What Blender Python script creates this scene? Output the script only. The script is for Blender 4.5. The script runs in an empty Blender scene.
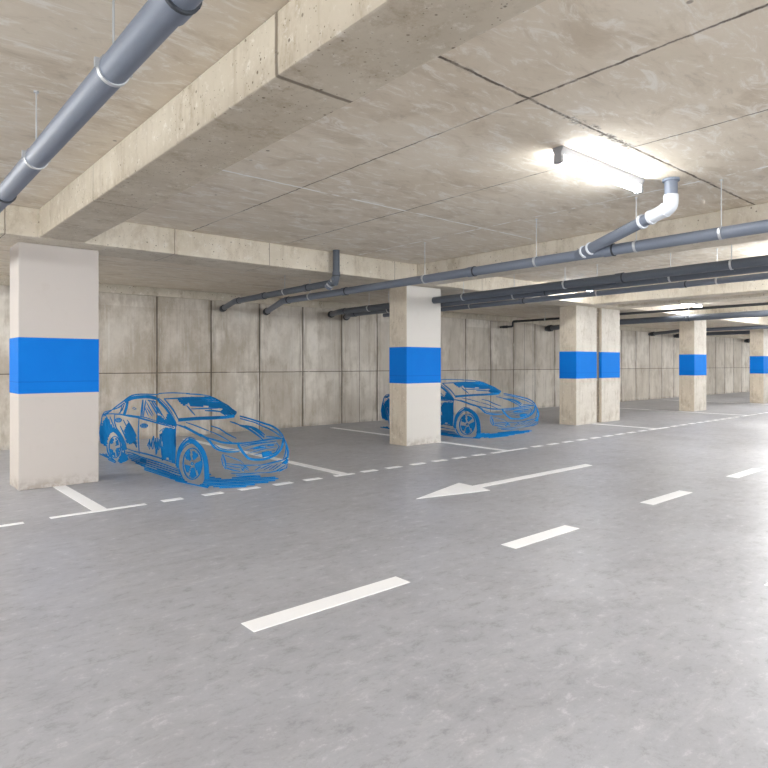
import bpy, bmesh, math, random
from mathutils import Vector, Matrix
random.seed(7)
C = bpy.context.scene
COL = C.collection
H = 1.3                      # eye height in metres; layout numbers below are in eye heights

# ---------------------------------------------------------------- camera
cam = bpy.data.cameras.new('camera'); cam_o = bpy.data.objects.new('camera', cam)
COL.objects.link(cam_o)
cam.sensor_width = 36.0; cam.sensor_fit = 'HORIZONTAL'
cam.lens = 615.0 / 768.0 * 36.0
cam.shift_y = -19.5 / 768.0
cam.clip_end = 200
cam_o.location = (0, 0, H)
cam_o.rotation_euler = (math.radians(90), 0, -math.asin(0.6543))
C.camera = cam_o
C.view_settings.view_transform = 'Standard'
C.view_settings.look = 'None'
C.view_settings.gamma = 1
C.view_settings.use_curve_mapping = False
C.view_settings.exposure = 1.1

# ---------------------------------------------------------------- world and big lights
w = bpy.data.worlds.new('world'); C.world = w; w.use_nodes = True
w.node_tree.nodes['Background'].inputs[0].default_value = (0.9, 0.95, 1.0, 1)
w.node_tree.nodes['Background'].inputs[1].default_value = 1.7
FIX_POWER = 36.0        # emission strength of the fluorescent diffusers
FILL_BATTEN_W = 58.0        # watts of each point light under the added, unseen battens

# ---------------------------------------------------------------- node helpers
class NT:
    def __init__(s, name):
        s.m = bpy.data.materials.new(name); s.m.use_nodes = True
        s.t = s.m.node_tree; s.n = s.t.nodes; s.l = s.t.links
        s.b = s.n['Principled BSDF']
        s.co = s.n.new('ShaderNodeTexCoord').outputs['Object']
    def lk(s, a, b): s.l.new(a, b)
    def val(s, inp, v):
        if hasattr(v, 'is_linked') or isinstance(v, bpy.types.NodeSocket): s.l.new(v, inp)
        else: inp.default_value = v
    def math(s, op, a, b=0.0, c=None, clamp=False):
        n = s.n.new('ShaderNodeMath'); n.operation = op; n.use_clamp = clamp
        s.val(n.inputs[0], a); s.val(n.inputs[1], b)
        if c is not None: s.val(n.inputs[2], c)
        return n.outputs[0]
    def xyz(s, v=None):
        n = s.n.new('ShaderNodeSeparateXYZ'); s.lk(v or s.co, n.inputs[0]); return n.outputs
    def scale(s, sc, loc=(0, 0, 0), v=None):
        n = s.n.new('ShaderNodeMapping'); n.inputs['Scale'].default_value = sc
        n.inputs['Location'].default_value = loc
        s.lk(v or s.co, n.inputs[0]); return n.outputs[0]
    def noise(s, sc, detail=4, rough=.55, v=None, dist=0.0):
        n = s.n.new('ShaderNodeTexNoise'); n.inputs['Scale'].default_value = sc
        n.inputs['Detail'].default_value = detail; n.inputs['Roughness'].default_value = rough
        n.inputs['Distortion'].default_value = dist
        s.lk(v or s.co, n.inputs['Vector']); return n.outputs['Fac']
    def vor(s, sc, v=None, feat='F1'):
        n = s.n.new('ShaderNodeTexVoronoi'); n.inputs['Scale'].default_value = sc; n.feature = feat
        s.lk(v or s.co, n.inputs['Vector']); return n.outputs['Distance']
    def ramp(s, f, stops):
        n = s.n.new('ShaderNodeValToRGB'); s.lk(f, n.inputs[0]); e = n.color_ramp.elements
        while len(e) < len(stops): e.new(0.5)
        for k, (p, c) in enumerate(stops):
            e[k].position = p
            e[k].color = (c, c, c, 1) if isinstance(c, (int, float)) else (*c, 1)
        return n.outputs[0]
    def mix(s, f, a, b, mode='MIX'):
        n = s.n.new('ShaderNodeMix'); n.data_type = 'RGBA'; n.blend_type = mode
        s.val(n.inputs[0], f)
        for i, v in ((6, a), (7, b)):
            if isinstance(v, tuple): n.inputs[i].default_value = (*v, 1) if len(v) == 3 else v
            else: s.lk(v, n.inputs[i])
        return n.outputs[2]
    def step(s, x, a, b):           # 0 below a, 1 above b (smooth); a > b inverts
        n = s.n.new('ShaderNodeMapRange'); n.interpolation_type = 'SMOOTHSTEP'
        lo, hi, o0, o1 = (a, b, 0, 1) if a < b else (b, a, 1, 0)
        s.lk(x, n.inputs[0])
        n.inputs[1].default_value = lo; n.inputs[2].default_value = hi
        n.inputs[3].default_value = o0; n.inputs[4].default_value = o1
        return n.outputs[0]
    def line(s, x, pos, wd, wob=None, soft=1.6):   # thin mark at x = pos
        d = s.math('SUBTRACT', x, pos)
        if wob is not None: d = s.math('ADD', d, wob)
        d = s.math('ABSOLUTE', d)
        return s.step(d, wd * soft, wd * .5)
    def mx(s, *a):
        r = a[0]
        for b in a[1:]: r = s.math('MAXIMUM', r, b)
        return r
    def out(s, col, rough=.8, bump=None, strength=.3, dist=.01, spec=.3):
        s.val(s.b.inputs['Base Color'], col if not isinstance(col, tuple) else (*col, 1))
        s.val(s.b.inputs['Roughness'], rough)
        s.b.inputs['Specular IOR Level'].default_value = spec
        if bump is not None:
            n = s.n.new('ShaderNodeBump'); n.inputs['Strength'].default_value = strength
            n.inputs['Distance'].default_value = dist
            s.lk(bump, n.inputs['Height']); s.lk(n.outputs[0], s.b.inputs['Normal'])
        return s.m

def lin(r, g, b):
    f = lambda c: (c / 255 / 12.92) if c / 255 <= .04045 else ((c / 255 + .055) / 1.055) ** 2.4
    return (f(r), f(g), f(b))

def flat(name, rgb, rough=.5, metal=0.0, emit=0.0, spec=.5):
    n = NT(name)
    f = n.noise(14, 3)
    a = tuple(c * .93 for c in rgb); b_ = tuple(min(1, c * 1.05) for c in rgb)
    n.out(n.mix(f, a, b_), rough, spec=spec)
    n.b.inputs['Metallic'].default_value = metal
    if emit:
        n.b.inputs['Emission Color'].default_value = (*rgb, 1)
        n.b.inputs['Emission Strength'].default_value = emit
    return n.m

# ---- floor
def m_floor():
    n = NT('polished_concrete_floor')
    big = n.noise(.35, 5, .6); med = n.noise(1.6, 6, .65, dist=.6)
    fine = n.noise(11, 8, .82, v=n.scale((.7, 1, 1)), dist=.25); grain = n.noise(150, 2, .6)
    sc = n.noise(5, 7, .78, v=n.scale((.3, 1.5, 1)), dist=.2)
    c = n.mix(n.ramp(big, [(.35, 0), (.65, 1)]), lin(165, 166, 172), lin(178, 179, 185))
    c = n.mix(n.math('MULTIPLY', n.step(med, .44, .68), .40), c, lin(154, 153, 157))
    c = n.mix(n.math('MULTIPLY', n.step(sc, .5, .70), .5), c, lin(190, 190, 193))
    c = n.mix(n.math('MULTIPLY', n.step(fine, .50, .68), .70), c, lin(134, 133, 137))
    c = n.mix(n.math('MULTIPLY', n.step(fine, .47, .30), .75), c, lin(208, 207, 211))
    c = n.mix(n.math('MULTIPLY', grain, .12), c, lin(140, 140, 142))
    r = n.math('ADD', n.math('MULTIPLY', med, .2), .30)
    return n.out(c, r, fine, .06, .004, spec=.5)

WALL_JOINTS = 0.785 * H
def m_wall():
    n = NT('cast_concrete_wall_panels')
    x, y, z = n.xyz()
    cloud = n.noise(.9, 5, .6); med = n.noise(2.6, 7, .72, v=n.scale((1.6, 1.6, .55)), dist=.15)
    streak = n.noise(1, 5, .7, v=n.scale((9, 9, .5))); streak2 = n.noise(1, 4, .7, v=n.scale((30, 30, .8)))
    wob = n.math('MULTIPLY', n.math('SUBTRACT', n.noise(4, 3), .5), .012)
    # per-panel tone
    cell = n.math('FLOOR', n.math('DIVIDE', n.math('SUBTRACT', x, 3.139 * H), WALL_JOINTS))
    row = n.math('FLOOR', n.math('DIVIDE', z, .885 * H))
    wn = n.n.new('ShaderNodeTexWhiteNoise'); wn.noise_dimensions = '2D'
    cb = n.n.new('ShaderNodeCombineXYZ'); n.lk(cell, cb.inputs[0]); n.lk(row, cb.inputs[1]); n.lk(cb.outputs[0], wn.inputs['Vector'])
    c = n.mix(wn.outputs['Value'], lin(204, 195, 182), lin(229, 222, 211))
    c = n.mix(n.math('MULTIPLY', n.step(cloud, .42, .62), .7), c, lin(186, 177, 164))
    c = n.mix(n.math('MULTIPLY', n.step(med, .47, .70), .6), c, lin(162, 149, 130))
    c = n.mix(n.math('MULTIPLY', n.step(streak, .5, .68), .4), c, lin(172, 161, 146))
    c = n.mix(n.math('MULTIPLY', n.step(streak2, .54, .7), .4), c, lin(222, 219, 213))
    c = n.mix(n.math('MULTIPLY', n.math('MULTIPLY', n.step(x, 7.0 * H, 3.6 * H), n.step(n.noise(1.2, 6, .7, v=n.scale((1, 1, .6), (9, 0, 0))), .35, .6)), .6), c, lin(152, 138, 118))
    # splashes below the joints
    m = n.math('MODULO', n.math('ADD', n.math('SUBTRACT', x, 3.139 * H), 40 * WALL_JOINTS + WALL_JOINTS / 2), WALL_JOINTS)
    dj = n.math('ABSOLUTE', n.math('SUBTRACT', m, WALL_JOINTS / 2))
    halo = n.math('MULTIPLY', n.step(dj, .16, .0), n.step(n.noise(1, 4, .7, v=n.scale((16, 16, 1.2), (3, 0, 0))), .42, .62))
    c = n.mix(n.math('MULTIPLY', halo, .6), c, lin(128, 114, 96))
    dw = n.math('ABSOLUTE', n.math('ADD', dj, wob))
    jv = n.step(dw, .020, .006)
    jx = n.mx(*[n.line(x, p * H, .006, wob) for p in (11.38, 11.70, 14.6, 15.0, 6.66)])
    jh = n.line(z, .885 * H, .007, wob)
    j = n.mx(jv, jx, jh)
    j = n.math('MULTIPLY', j, n.step(n.noise(3, 3, v=n.scale((1, 1, 1), (7, 0, 0))), .25, .4))
    c = n.mix(n.math('MULTIPLY', j, .85), c, lin(70, 60, 50))
    pore = n.math('MULTIPLY', n.step(n.vor(22), .10, .05), n.step(n.noise(2.0, 3, v=n.scale((1, 1, 1), (2, 2, 0))), .5, .62))
    c = n.mix(n.math('MULTIPLY', pore, .6), c, lin(95, 85, 75))
    base = n.step(z, .10, .0)
    c = n.mix(n.math('MULTIPLY', n.math('MULTIPLY', base, n.step(med, .35, .6)), .5), c, lin(120, 112, 104))
    h = n.math('SUBTRACT', n.math('MULTIPLY', med, .4), j)
    return n.out(c, .85, h, .35, .01)

def m_ceiling():
    n = NT('board_marked_concrete_ceiling')
    x, y, z = n.xyz()
    cloud = n.noise(.7, 5, .6); med = n.noise(2.2, 6, .65, v=n.scale((.8, 1.3, 1)), dist=1.0)
    fine = n.noise(6, 8, .75, v=n.scale((.6, 1.5, 1)), dist=1.0)
    wob = n.math('MULTIPLY', n.math('SUBTRACT', n.noise(9, 5, .7), .5), .035)
    c = n.mix(n.ramp(cloud, [(.3, 0), (.7, 1)]), lin(212, 199, 179), lin(230, 220, 203))
    c = n.mix(n.math('MULTIPLY', n.step(med, .48, .70), .5), c, lin(184, 167, 143))
    c = n.mix(n.math('MULTIPLY', n.step(fine, .5, .64), .6), c, lin(244, 241, 234))
    c = n.mix(n.math('MULTIPLY', n.step(fine, .45, .3), .35), c, lin(158, 144, 126))
    # dark form joints between beams
    brk = n.step(n.noise(1.3, 4, .7), .40, .50)
    def inx(a, b): return n.math('MULTIPLY', n.step(x, a * H, (a + .02) * H), n.step(x, b * H, (b - .02) * H))
    def iny(a, b): return n.math('MULTIPLY', n.step(y, a * H, (a + .02) * H), n.step(y, b * H, (b - .02) * H))
    front = iny(-9, 5.3)
    jy = [n.line(x, p * H, .006, wob) for p in (2.30, 3.25, 6.4, 7.4, 8.3, -.6, 11.5, 12.5, 15.5)]
    jys = n.math('MULTIPLY', n.mx(*jy), front)
    jyb = n.math('MULTIPLY', n.line(x, 2.30 * H, .010, wob), iny(-2, 1.75))
    jx = n.math('MULTIPLY', n.line(y, 1.665 * H, .009, wob), inx(1.52, 9))
    jxr = n.math('MULTIPLY', n.line(y, 1.665 * H, .034, n.math('MULTIPLY', wob, 2.5)), n.math('MULTIPLY', inx(2.6, 3.25), n.step(n.noise(11, 4, .8), .45, .6)))
    dark = n.mx(n.math('MULTIPLY', jys, n.math('ADD', n.math('MULTIPLY', brk, .55), .35)), n.math('MULTIPLY', jyb, n.math('ADD', n.math('MULTIPLY', n.step(n.noise(4, 5, .8), .42, .55), .6), .4)), n.math('MULTIPLY', jx, n.math('ADD', n.math('MULTIPLY', n.step(n.noise(5, 5, .8), .42, .55), .5), .5)), jxr)
    dark = n.mx(dark, n.math('MULTIPLY', n.line(y, -2.0 * H, .008, wob), inx(1, 9)))
    rear = iny(5.8, 8.4)
    rearj = n.math('MULTIPLY', n.mx(*[n.line(y, p * H, .006, wob) for p in (6.5, 7.2)]), rear)
    dark = n.mx(dark, n.math('MULTIPLY', rearj, .5))
    c = n.mix(n.math('MULTIPLY', n.mx(n.math('MULTIPLY', jx, n.step(n.noise(2, 4), .3, .6)), n.math('MULTIPLY', n.step(n.math('ABSOLUTE', n.math('SUBTRACT', y, 1.665 * H)), .06, .0), n.step(n.noise(9, 5, .8), .52, .66))), .35), c, lin(120, 104, 86))
    c = n.mix(n.math('MULTIPLY', dark, .9), c, lin(74, 62, 50))
    # pale mineral lines
    wn = n.math('MULTIPLY', n.line(y, 3.51 * H, .013, wob), n.math('MULTIPLY', inx(1.7, 4.9), n.step(n.noise(6, 4, .7), .3, .48)))
    wn2 = n.math('MULTIPLY', n.line(x, 4.18 * H, .014, wob), n.math('MULTIPLY', iny(.5, 5.3), n.step(n.noise(6, 4, .7), .42, .55)))
    c = n.mix(n.mx(wn, wn2), c, lin(250, 249, 246))
    hole = n.math('MULTIPLY', n.step(n.vor(3.1), .055, .03), n.step(n.noise(.9, 2, v=n.scale((1, 1, 1), (5, 1, 0))), .5, .6))
    c = n.mix(n.math('MULTIPLY', hole, .7), c, lin(88, 76, 64))
    h = n.math('SUBTRACT', n.math('MULTIPLY', fine, .3), dark)
    return n.out(c, .8, h, .3, .01)

def m_rough(name, c1, c2, cd, joints=(), poreamt=.8):
    """raw cast concrete; joints = list of (axis index, position in metres, half width)"""
    n = NT(name)
    xyz = n.xyz()
    cloud = n.noise(1.6, 5, .6); med = n.noise(4, 7, .74, v=n.scale((1.2, 1.2, .7)), dist=.15)
    streak = n.noise(1, 5, .7, v=n.scale((14, 14, 1.0)))
    wob = n.math('MULTIPLY', n.math('SUBTRACT', n.noise(7, 3), .5), .012)
    c = n.mix(n.ramp(cloud, [(.3, 0), (.7, 1)]), c1, c2)
    c = n.mix(n.math('MULTIPLY', n.step(med, .48, .70), .6), c, cd)
    c = n.mix(n.math('MULTIPLY', n.step(streak, .52, .7), .35), c, cd)
    c = n.mix(n.math('MULTIPLY', n.step(n.noise(12, 6, .8), .54, .68), .5), c, lin(232, 228, 220))
    msk = n.step(n.noise(2.4, 3, v=n.scale((1, 1, 1), (4, 4, 4))), .36, .54)
    p1 = n.math('MULTIPLY', n.step(n.vor(13), .13, .07), msk)
    p2 = n.math('MULTIPLY', n.step(n.vor(34), .15, .08), msk)
    p = n.mx(p1, p2)
    c = n.mix(n.math('MULTIPLY', p, poreamt), c, lin(92, 78, 62))
    hj = p
    if joints:
        j = n.mx(*[n.line(xyz[a], q, wd, wob) for a, q, wd in joints])
        c = n.mix(n.math('MULTIPLY', j, .75), c, lin(88, 74, 60)); hj = n.mx(p, j)
    return n.out(c, .85, n.math('SUBTRACT', n.math('MULTIPLY', med, .3), hj), .4, .008)

def m_paint(name, rgb, dirt, amt=.25):
    n = NT(name)
    c = n.mix(n.noise(1.2, 4), tuple(k * .94 for k in rgb), rgb)
    c = n.mix(n.math('MULTIPLY', n.step(n.noise(6, 6, .75), .54, .72), amt), c, dirt)
    x, y, z = n.xyz()
    low = n.math('MULTIPLY', n.step(z, .16, 0.0), n.step(n.noise(9, 4, .7), .4, .6))
    c = n.mix(n.math('MULTIPLY', low, .55), c, lin(140, 126, 110))
    return n.out(c, .7, n.noise(30, 4, .7), .15, .004)

def m_blue():
    n = NT('blue_band_paint')
    c = n.mix(n.noise(2.5, 4), lin(2, 106, 196), lin(8, 118, 208))
    x, y, z = n.xyz()
    wob = n.math('MULTIPLY', n.math('SUBTRACT', n.noise(7, 3), .5), .01)
    s = n.mx(n.line(z, .86 * H, .004, wob), n.math('MULTIPLY', n.step(n.noise(20, 5, .8), .66, .74), .6))
    c = n.mix(n.math('MULTIPLY', s, .45), c, lin(8, 74, 160))
    return n.out(c, .7, n.noise(20, 4), .12, .004, spec=.15)

def m_white():
    n = NT('white_road_paint')
    f = n.noise(25, 5, .8)
    c = n.mix(n.math('MULTIPLY', n.step(f, .6, .78), .12), (.97, .97, .98), lin(214, 213, 214))
    return n.out(c, .55, spec=.3)

def m_sketch():
    n = NT('blue_brush_paint')
    f = n.noise(9, 4, .7)
    c = n.mix(f, lin(0, 98, 160), lin(26, 124, 188))
    return n.out(c, .8, spec=.1)

def m_pipe(name, a, b_, rough=.5):
    n = NT(name)
    x, y, z = n.xyz()
    f = n.noise(3, 4, .6, v=n.scale((6, .6, 6)))
    c = n.mix(f, a, b_)
    c = n.mix(n.math('MULTIPLY', n.step(n.noise(18, 5, .8), .6, .72), .25), c, lin(160, 160, 158))
    return n.out(c, rough, spec=.5)

M = dict(
    floor=m_floor(), wall=m_wall(), ceiling=m_ceiling(),
    beam_y=m_rough('cast_concrete_beam', lin(186, 175, 156), lin(205, 195, 177), lin(156, 140, 116),
                   [(1, 1.81 * H, .012), (1, 3.9 * H, .004), (1, -1.5 * H, .008)]),
    beam_x=m_rough('cast_concrete_crossbeam', lin(204, 194, 176), lin(222, 213, 197), lin(170, 155, 132),
                   [(0, p * H, .004) for p in (.86, 2.15, 3.1, 4.75, 6.3, 7.9, 11.4, 12.9)]),
    ledge=m_rough('cast_concrete_ledge', lin(188, 178, 160), lin(206, 197, 180), lin(156, 142, 120)),
    col=m_rough('raw_concrete_column', lin(190, 183, 172), lin(210, 204, 194), lin(158, 146, 128),
                [(0, 9.31 * H, .004)], .6),
    colpaint=m_paint('painted_concrete_column', lin(192, 184, 177), lin(176, 165, 153)),
    colwhite=m_paint('pale_concrete_column', lin(208, 203, 196), lin(190, 182, 171)),
    colside=m_rough('raw_concrete_column_side', lin(196, 184, 165), lin(212, 200, 182), lin(160, 144, 124), (), .5),
    gap=m_rough('dark_joint_filler', lin(120, 108, 94), lin(138, 126, 110), lin(96, 84, 70)),
    blue=m_blue(), white=m_white(), sketch=m_sketch(),
    pipe=m_pipe('grey_plastic_pipe', lin(104, 111, 124), lin(120, 127, 140)),
    pipedark=m_pipe('dark_grey_plastic_pipe', lin(78, 84, 93), lin(93, 99, 108)),
    pipeblack=m_pipe('black_pipe', lin(42, 44, 48), lin(58, 60, 64)),
    pipewhite=m_pipe('pale_wrapped_pipe', lin(206, 210, 216), lin(224, 227, 231), .5),
    rubber=flat('dark_rubber_ring', lin(48, 52, 58), .6),
    steel=flat('galvanised_steel', lin(196, 198, 200), .4, .6),
    seal=flat('grey_foam_seal', lin(120, 128, 140), .8),
    housing=flat('lamp_housing', lin(150, 150, 152), .5),
    tubedim=flat('dim_diffuser', (.94, .97, 1.0), .4, 0, 1.2),
    tube=flat('fluorescent_diffuser', (.94, .97, 1.0), .4, 0, FIX_POWER),
)

# ---------------------------------------------------------------- mesh helpers
def obj(name, bm, mat, parent=None, smooth=False, bevel=0.0):
    if bevel:
        bmesh.ops.bevel(bm, geom=list(bm.edges), offset=bevel, segments=2, affect='EDGES', profile=.6)
    bmesh.ops.recalc_face_normals(bm, faces=bm.faces)
    me = bpy.data.meshes.new(name); bm.to_mesh(me); bm.free()
    me.materials.append(mat)
    if smooth:
        for p in me.polygons: p.use_smooth = True
    o = bpy.data.objects.new(name, me); COL.objects.link(o)
    if parent: o.parent = parent
    return o

def tag(o, label, cat, group=None):
    o['label'] = label; o['category'] = cat
    if group: o['group'] = group
    return o

def thing(name, label, cat, loc=(0, 0, 0), group=None):
    o = bpy.data.objects.new(name, None); COL.objects.link(o)
    o.location = loc; o.empty_display_size = .1
    return tag(o, label, cat, group)

def struct(name, bm, mat, bevel=0.0):
    o = obj(name, bm, mat, None, False, bevel); o['kind'] = 'structure'; return o

def box(bm, x0, x1, y0, y1, z0, z1):
    vs = [bm.verts.new(p) for p in ((x0, y0, z0), (x1, y0, z0), (x1, y1, z0), (x0, y1, z0),
                                    (x0, y0, z1), (x1, y0, z1), (x1, y1, z1), (x0, y1, z1))]
    for f in ((0, 3, 2, 1), (4, 5, 6, 7), (0, 1, 5, 4), (1, 2, 6, 5), (2, 3, 7, 6), (3, 0, 4, 7)):
        bm.faces.new([vs[i] for i in f])

def nbox(*a):
    bm = bmesh.new(); box(bm, *a); return bm

def prism(bm, pts, z0, z1):
    a = [bm.verts.new((x, y, z0)) for x, y in pts]; b_ = [bm.verts.new((x, y, z1)) for x, y in pts]
    n = len(pts)
    bm.faces.new(a[::-1]); bm.faces.new(b_)
    for i in range(n): bm.faces.new((a[i], a[(i + 1) % n], b_[(i + 1) % n], b_[i]))

def tube(bm, pts, r, seg=20, cap=True):
    """sweep; r a number or one per point"""
    pts = [Vector(p) for p in pts]; n = len(pts)
    rs = r if isinstance(r, (list, tuple)) else [r] * n
    T = []
    for i in range(n):
        a = pts[max(i - 1, 0)]; b_ = pts[min(i + 1, n - 1)]
        t = (b_ - a)
        if t.length < 1e-9: t = Vector((0, 0, 1))
        T.append(t.normalized())
    u = T[0].orthogonal().normalized(); rings = []
    for i in range(n):
        u = (u - T[i] * u.dot(T[i])).normalized(); v = T[i].cross(u)
        rings.append([bm.verts.new(pts[i] + (u * math.cos(2 * math.pi * k / seg) + v * math.sin(2 * math.pi * k / seg)) * rs[i]) for k in range(seg)])
    for a, b_ in zip(rings, rings[1:]):
        for k in range(seg): bm.faces.new((a[k], a[(k + 1) % seg], b_[(k + 1) % seg], b_[k]))
    if cap: bm.faces.new(rings[0][::-1]); bm.faces.new(rings[-1])

def fillet(path, rad, n=7):
    P = [Vector(p) for p in path]; out = [P[0]]
    for i in range(1, len(P) - 1):
        a, b_, c = P[i - 1], P[i], P[i + 1]
        d1 = (a - b_).normalized(); d2 = (c - b_).normalized()
        q = min(rad, (a - b_).length * .45, (c - b_).length * .45)
        s, e = b_ + d1 * q, b_ + d2 * q
        for k in range(n + 1):
            t = k / n; out.append(s * (1 - t) ** 2 + b_ * 2 * t * (1 - t) + e * t * t)
    out.append(P[-1]); return out

def smooth_angle(o, ang=40):
    for p in o.data.polygons: p.use_smooth = True
    me = o.data
    bm = bmesh.new(); bm.from_mesh(me)
    for e in bm.edges:
        if len(e.link_faces) == 2 and e.calc_face_angle(0) > math.radians(ang): e.smooth = False
    bm.to_mesh(me); bm.free()

# ================================================================ STRUCTURE
SLAB, BB, REAR = 1.195 * H, .975 * H, 1.04 * H      # heights above the eye
SLAB += H; BB += H; REAR += H
X0, X1, Y0, Y1 = -8 * H, 34 * H, -9 * H, 8.35 * H
struct('floor', nbox(X0 - .3, X1 + .3, Y0 - .3, Y1 + .3, -.25, 0), M['floor'])
bm = bmesh.new()
box(bm, X0 - .3, X1 + .3, Y0 - .3, 5.8 * H, SLAB, SLAB + .3)
box(bm, X0 - .3, X1 + .3, 5.8 * H, Y1 + .3, REAR, SLAB + .3)
struct('ceiling', bm, M['ceiling'])
struct('wall_back', nbox(X0 - .3, X1 + .3, Y1, Y1 + .3, 0, REAR), M['wall'])
struct('wall_right', nbox(X1, X1 + .3, Y0, Y1, 0, REAR), M['wall'])
struct('trim_1', nbox(X0, X1, Y1 - .07, Y1, .925 * H + H, REAR), M['ledge'], .008)

# ---- beams
def beam(label, x0, x1, y0, y1, z0, z1, mat, group=None):
    return tag(obj('concrete_beam', nbox(x0, x1, y0, y1, z0, z1), mat, None, False, .012), label, 'concrete beam', group)

beam('long pale concrete crossbeam running above the row of blue-banded columns', X0, X1, 5.30 * H, 5.80 * H, BB - .004, SLAB, M['beam_x'])
beam('big concrete ceiling beam at upper left meeting the nearest column', 1.085 * H, 1.41 * H, Y0, 5.30 * H, BB, SLAB, M['beam_y'])
beam('concrete ceiling beam running to the second column, behind the pipe with the elbow', 5.10 * H, 5.42 * H, Y0, 5.30 * H, BB, SLAB, M['beam_x'])
beam('concrete ceiling beam over the left half of the twin column', 9.05 * H, 9.40 * H, Y0, 5.30 * H, BB, SLAB, M['beam_x'])
beam('concrete ceiling beam over the right half of the twin column', 9.85 * H, 10.2 * H, Y0, 5.30 * H, BB, SLAB, M['beam_x'])
beam('far concrete ceiling beam above the column right of the twin column', 13.65 * H, 13.97 * H, Y0, 5.30 * H, BB, SLAB, M['beam_x'])
beam('farthest concrete ceiling beam above the rightmost column', 17.8 * H, 18.12 * H, Y0, 5.30 * H, BB, SLAB, M['beam_x'])

# ---- columns
def column(label, x0, wd, fmat, smat, y0=5.56, dp=.32):
    t = thing('concrete_column', label, 'column', (x0 * H, y0 * H, 0))
    W, D = wd * H, dp * H
    top = BB - .004
    if smat is fmat:
        obj('shaft', nbox(0, W, 0, D, 0, top), fmat, t, False, .01)
    else:
        bm = nbox(0, W, 0, D, 0, top)
        bmesh.ops.bevel(bm, geom=list(bm.edges), offset=.01, segments=2, affect='EDGES', profile=.6)
        o = obj('shaft', bm, fmat, t); o.data.materials.append(smat)
        for p in o.data.polygons:
            if p.normal.x < -.8: p.material_index = 1
    b0, b1, e = .765 * H, 1.218 * H, .0025
    obj('blue_band', nbox(-e, W + e, -e, D + e, b0, b1), M['blue'], t, False, .008)
    return t

column('nearest concrete column with a blue band, left of the blue car drawing', .995, .60, M['colpaint'], M['colpaint'], 5.565, .36)
column('second concrete column with a blue band, hiding the middle of the farther car drawing', 5.125, .60, M['colwhite'], M['colside'], 5.50)
column('left column of the twin pair with blue bands', 8.98, .63, M['col'], M['colside'])
cb_ = column('right column of the twin pair with blue bands', 9.77, .62, M['col'], M['colside'])
obj('joint_filler', nbox(-.155 * H, -.005, .05 * H, .28 * H, 0, BB - .004), M['gap'], cb_)
column('blue-banded column standing alone to the right of the twin pair', 13.52, .62, M['col'], M['colside'])
column('rightmost blue-banded column at the edge of the photo', 17.68, .60, M['col'], M['colside'])

# ---- floor markings
PT = .003
def mark(label, polys, group=None, name='floor_marking'):
    bm = bmesh.new()
    for p in polys: prism(bm, [(x * H, y * H) for x, y in p], 0.0002, PT)
    return tag(obj(name, bm, M['white']), label, 'floor marking', group)
def rect(x0, x1, y0, y1): return [(x0, y0), (x1, y0), (x1, y1), (x0, y1)]

def bay_line(label, xc, b0, b1, y1):
    mark(label, [rect(b0, b1, 4.425, 4.475), [(xc - .045, 4.475), (xc + .05, 4.475), (xc + .05, y1), (xc - .045, y1)]], name='parking_bay_line')
bay_line('white T shaped bay line in front of the nearest column', 1.285, .975, 1.59, 5.58)
bay_line('white T shaped bay line beside the front of the nearer car drawing', 3.39, 3.27, 3.48, 8.0)
bay_line('white T shaped bay line right of the second column under the farther car drawing', 5.745, 5.46, 6.10, 5.50 + 2.4)
bay_line('thin white T shaped bay line in front of the twin column pair', 9.46, 9.2, 9.85, 5.54)
bay_line('distant white T shaped bay line by the column right of the twin pair', 13.3, 13.0, 13.75, 8.0)
bay_line('farthest white T shaped bay line at the right edge', 17.4, 17.1, 17.8, 8.0)
g = 'dashes between the first two bay lines'
ords = ['first', 'second', 'third', 'fourth', 'fifth', 'sixth', 'seventh', 'eighth', 'ninth', 'tenth', 'eleventh', 'twelfth', 'thirteenth', 'fourteenth']
mark('white dash cut by the left photo edge, below the nearest column', [rect(.66, .82, 4.40, 4.45)], name='floor_dash')
for i, (a, b_) in enumerate([(1.715, 1.865), (2.03, 2.19), (2.335, 2.51), (2.65, 2.82), (2.95, 3.12)]):
    mark('short white dash, %s from the left under the nearer car drawing' % ords[i], [rect(a, b_, 4.425, 4.495)], 'dotted line dashes', 'floor_dash')
for i, (a, b_) in enumerate([(3.59, 3.76), (3.89, 4.07), (4.22, 4.40), (4.53, 4.71), (4.84, 5.01), (5.16, 5.33)]):
    mark('short white dash, %s from the left below the second column' % ords[i], [rect(a, b_, 4.425, 4.495)], 'dotted line dashes', 'floor_dash')
for i in range(9):
    a = 6.24 + i * .335
    mark('short white dash, %s from the left between farther car drawing and twin columns' % ords[i], [rect(a, a + .185, 4.425, 4.495)], 'dotted line dashes', 'floor_dash')
for i in range(9):
    a = 10.0 + i * .33
    mark('short white dash, %s from the left just beyond the twin columns' % ords[i], [rect(a, a + .19, 4.425, 4.495)], 'dotted line dashes', 'floor_dash')
for i in range(9):
    a = 13.92 + i * .34
    mark('distant tiny white dash, %s from the left at the right end of the dotted line' % ords[i], [rect(a, a + .2, 4.425, 4.495)], 'dotted line dashes', 'floor_dash')
for (a, b_), t_ in zip([(1.135, 1.937), (2.722, 3.352), (4.315, 4.963), (5.90, 6.56)],
                       ['nearest and largest white lane dash in the foreground', 'second white lane dash, right of the arrow tail and nearer the camera',
                        'third white lane dash, on the right', 'small far white lane dash near the right edge']):
    mark(t_, [rect(a, b_, 2.055, 2.155)], 'centre lane dashes', 'lane_dash')
mark('white lane dash barely entering at the right photo edge', [rect(3.125, 3.75, .885, .98)], 'centre lane dashes', 'lane_dash')
mark('long white direction arrow painted on the floor, pointing left', [[(3.17, 3.30), (3.83, 3.14), (3.872, 3.262), (5.54, 3.252), (5.57, 3.345), (3.864, 3.352), (3.874, 3.512)]], name='direction_arrow')

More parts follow.
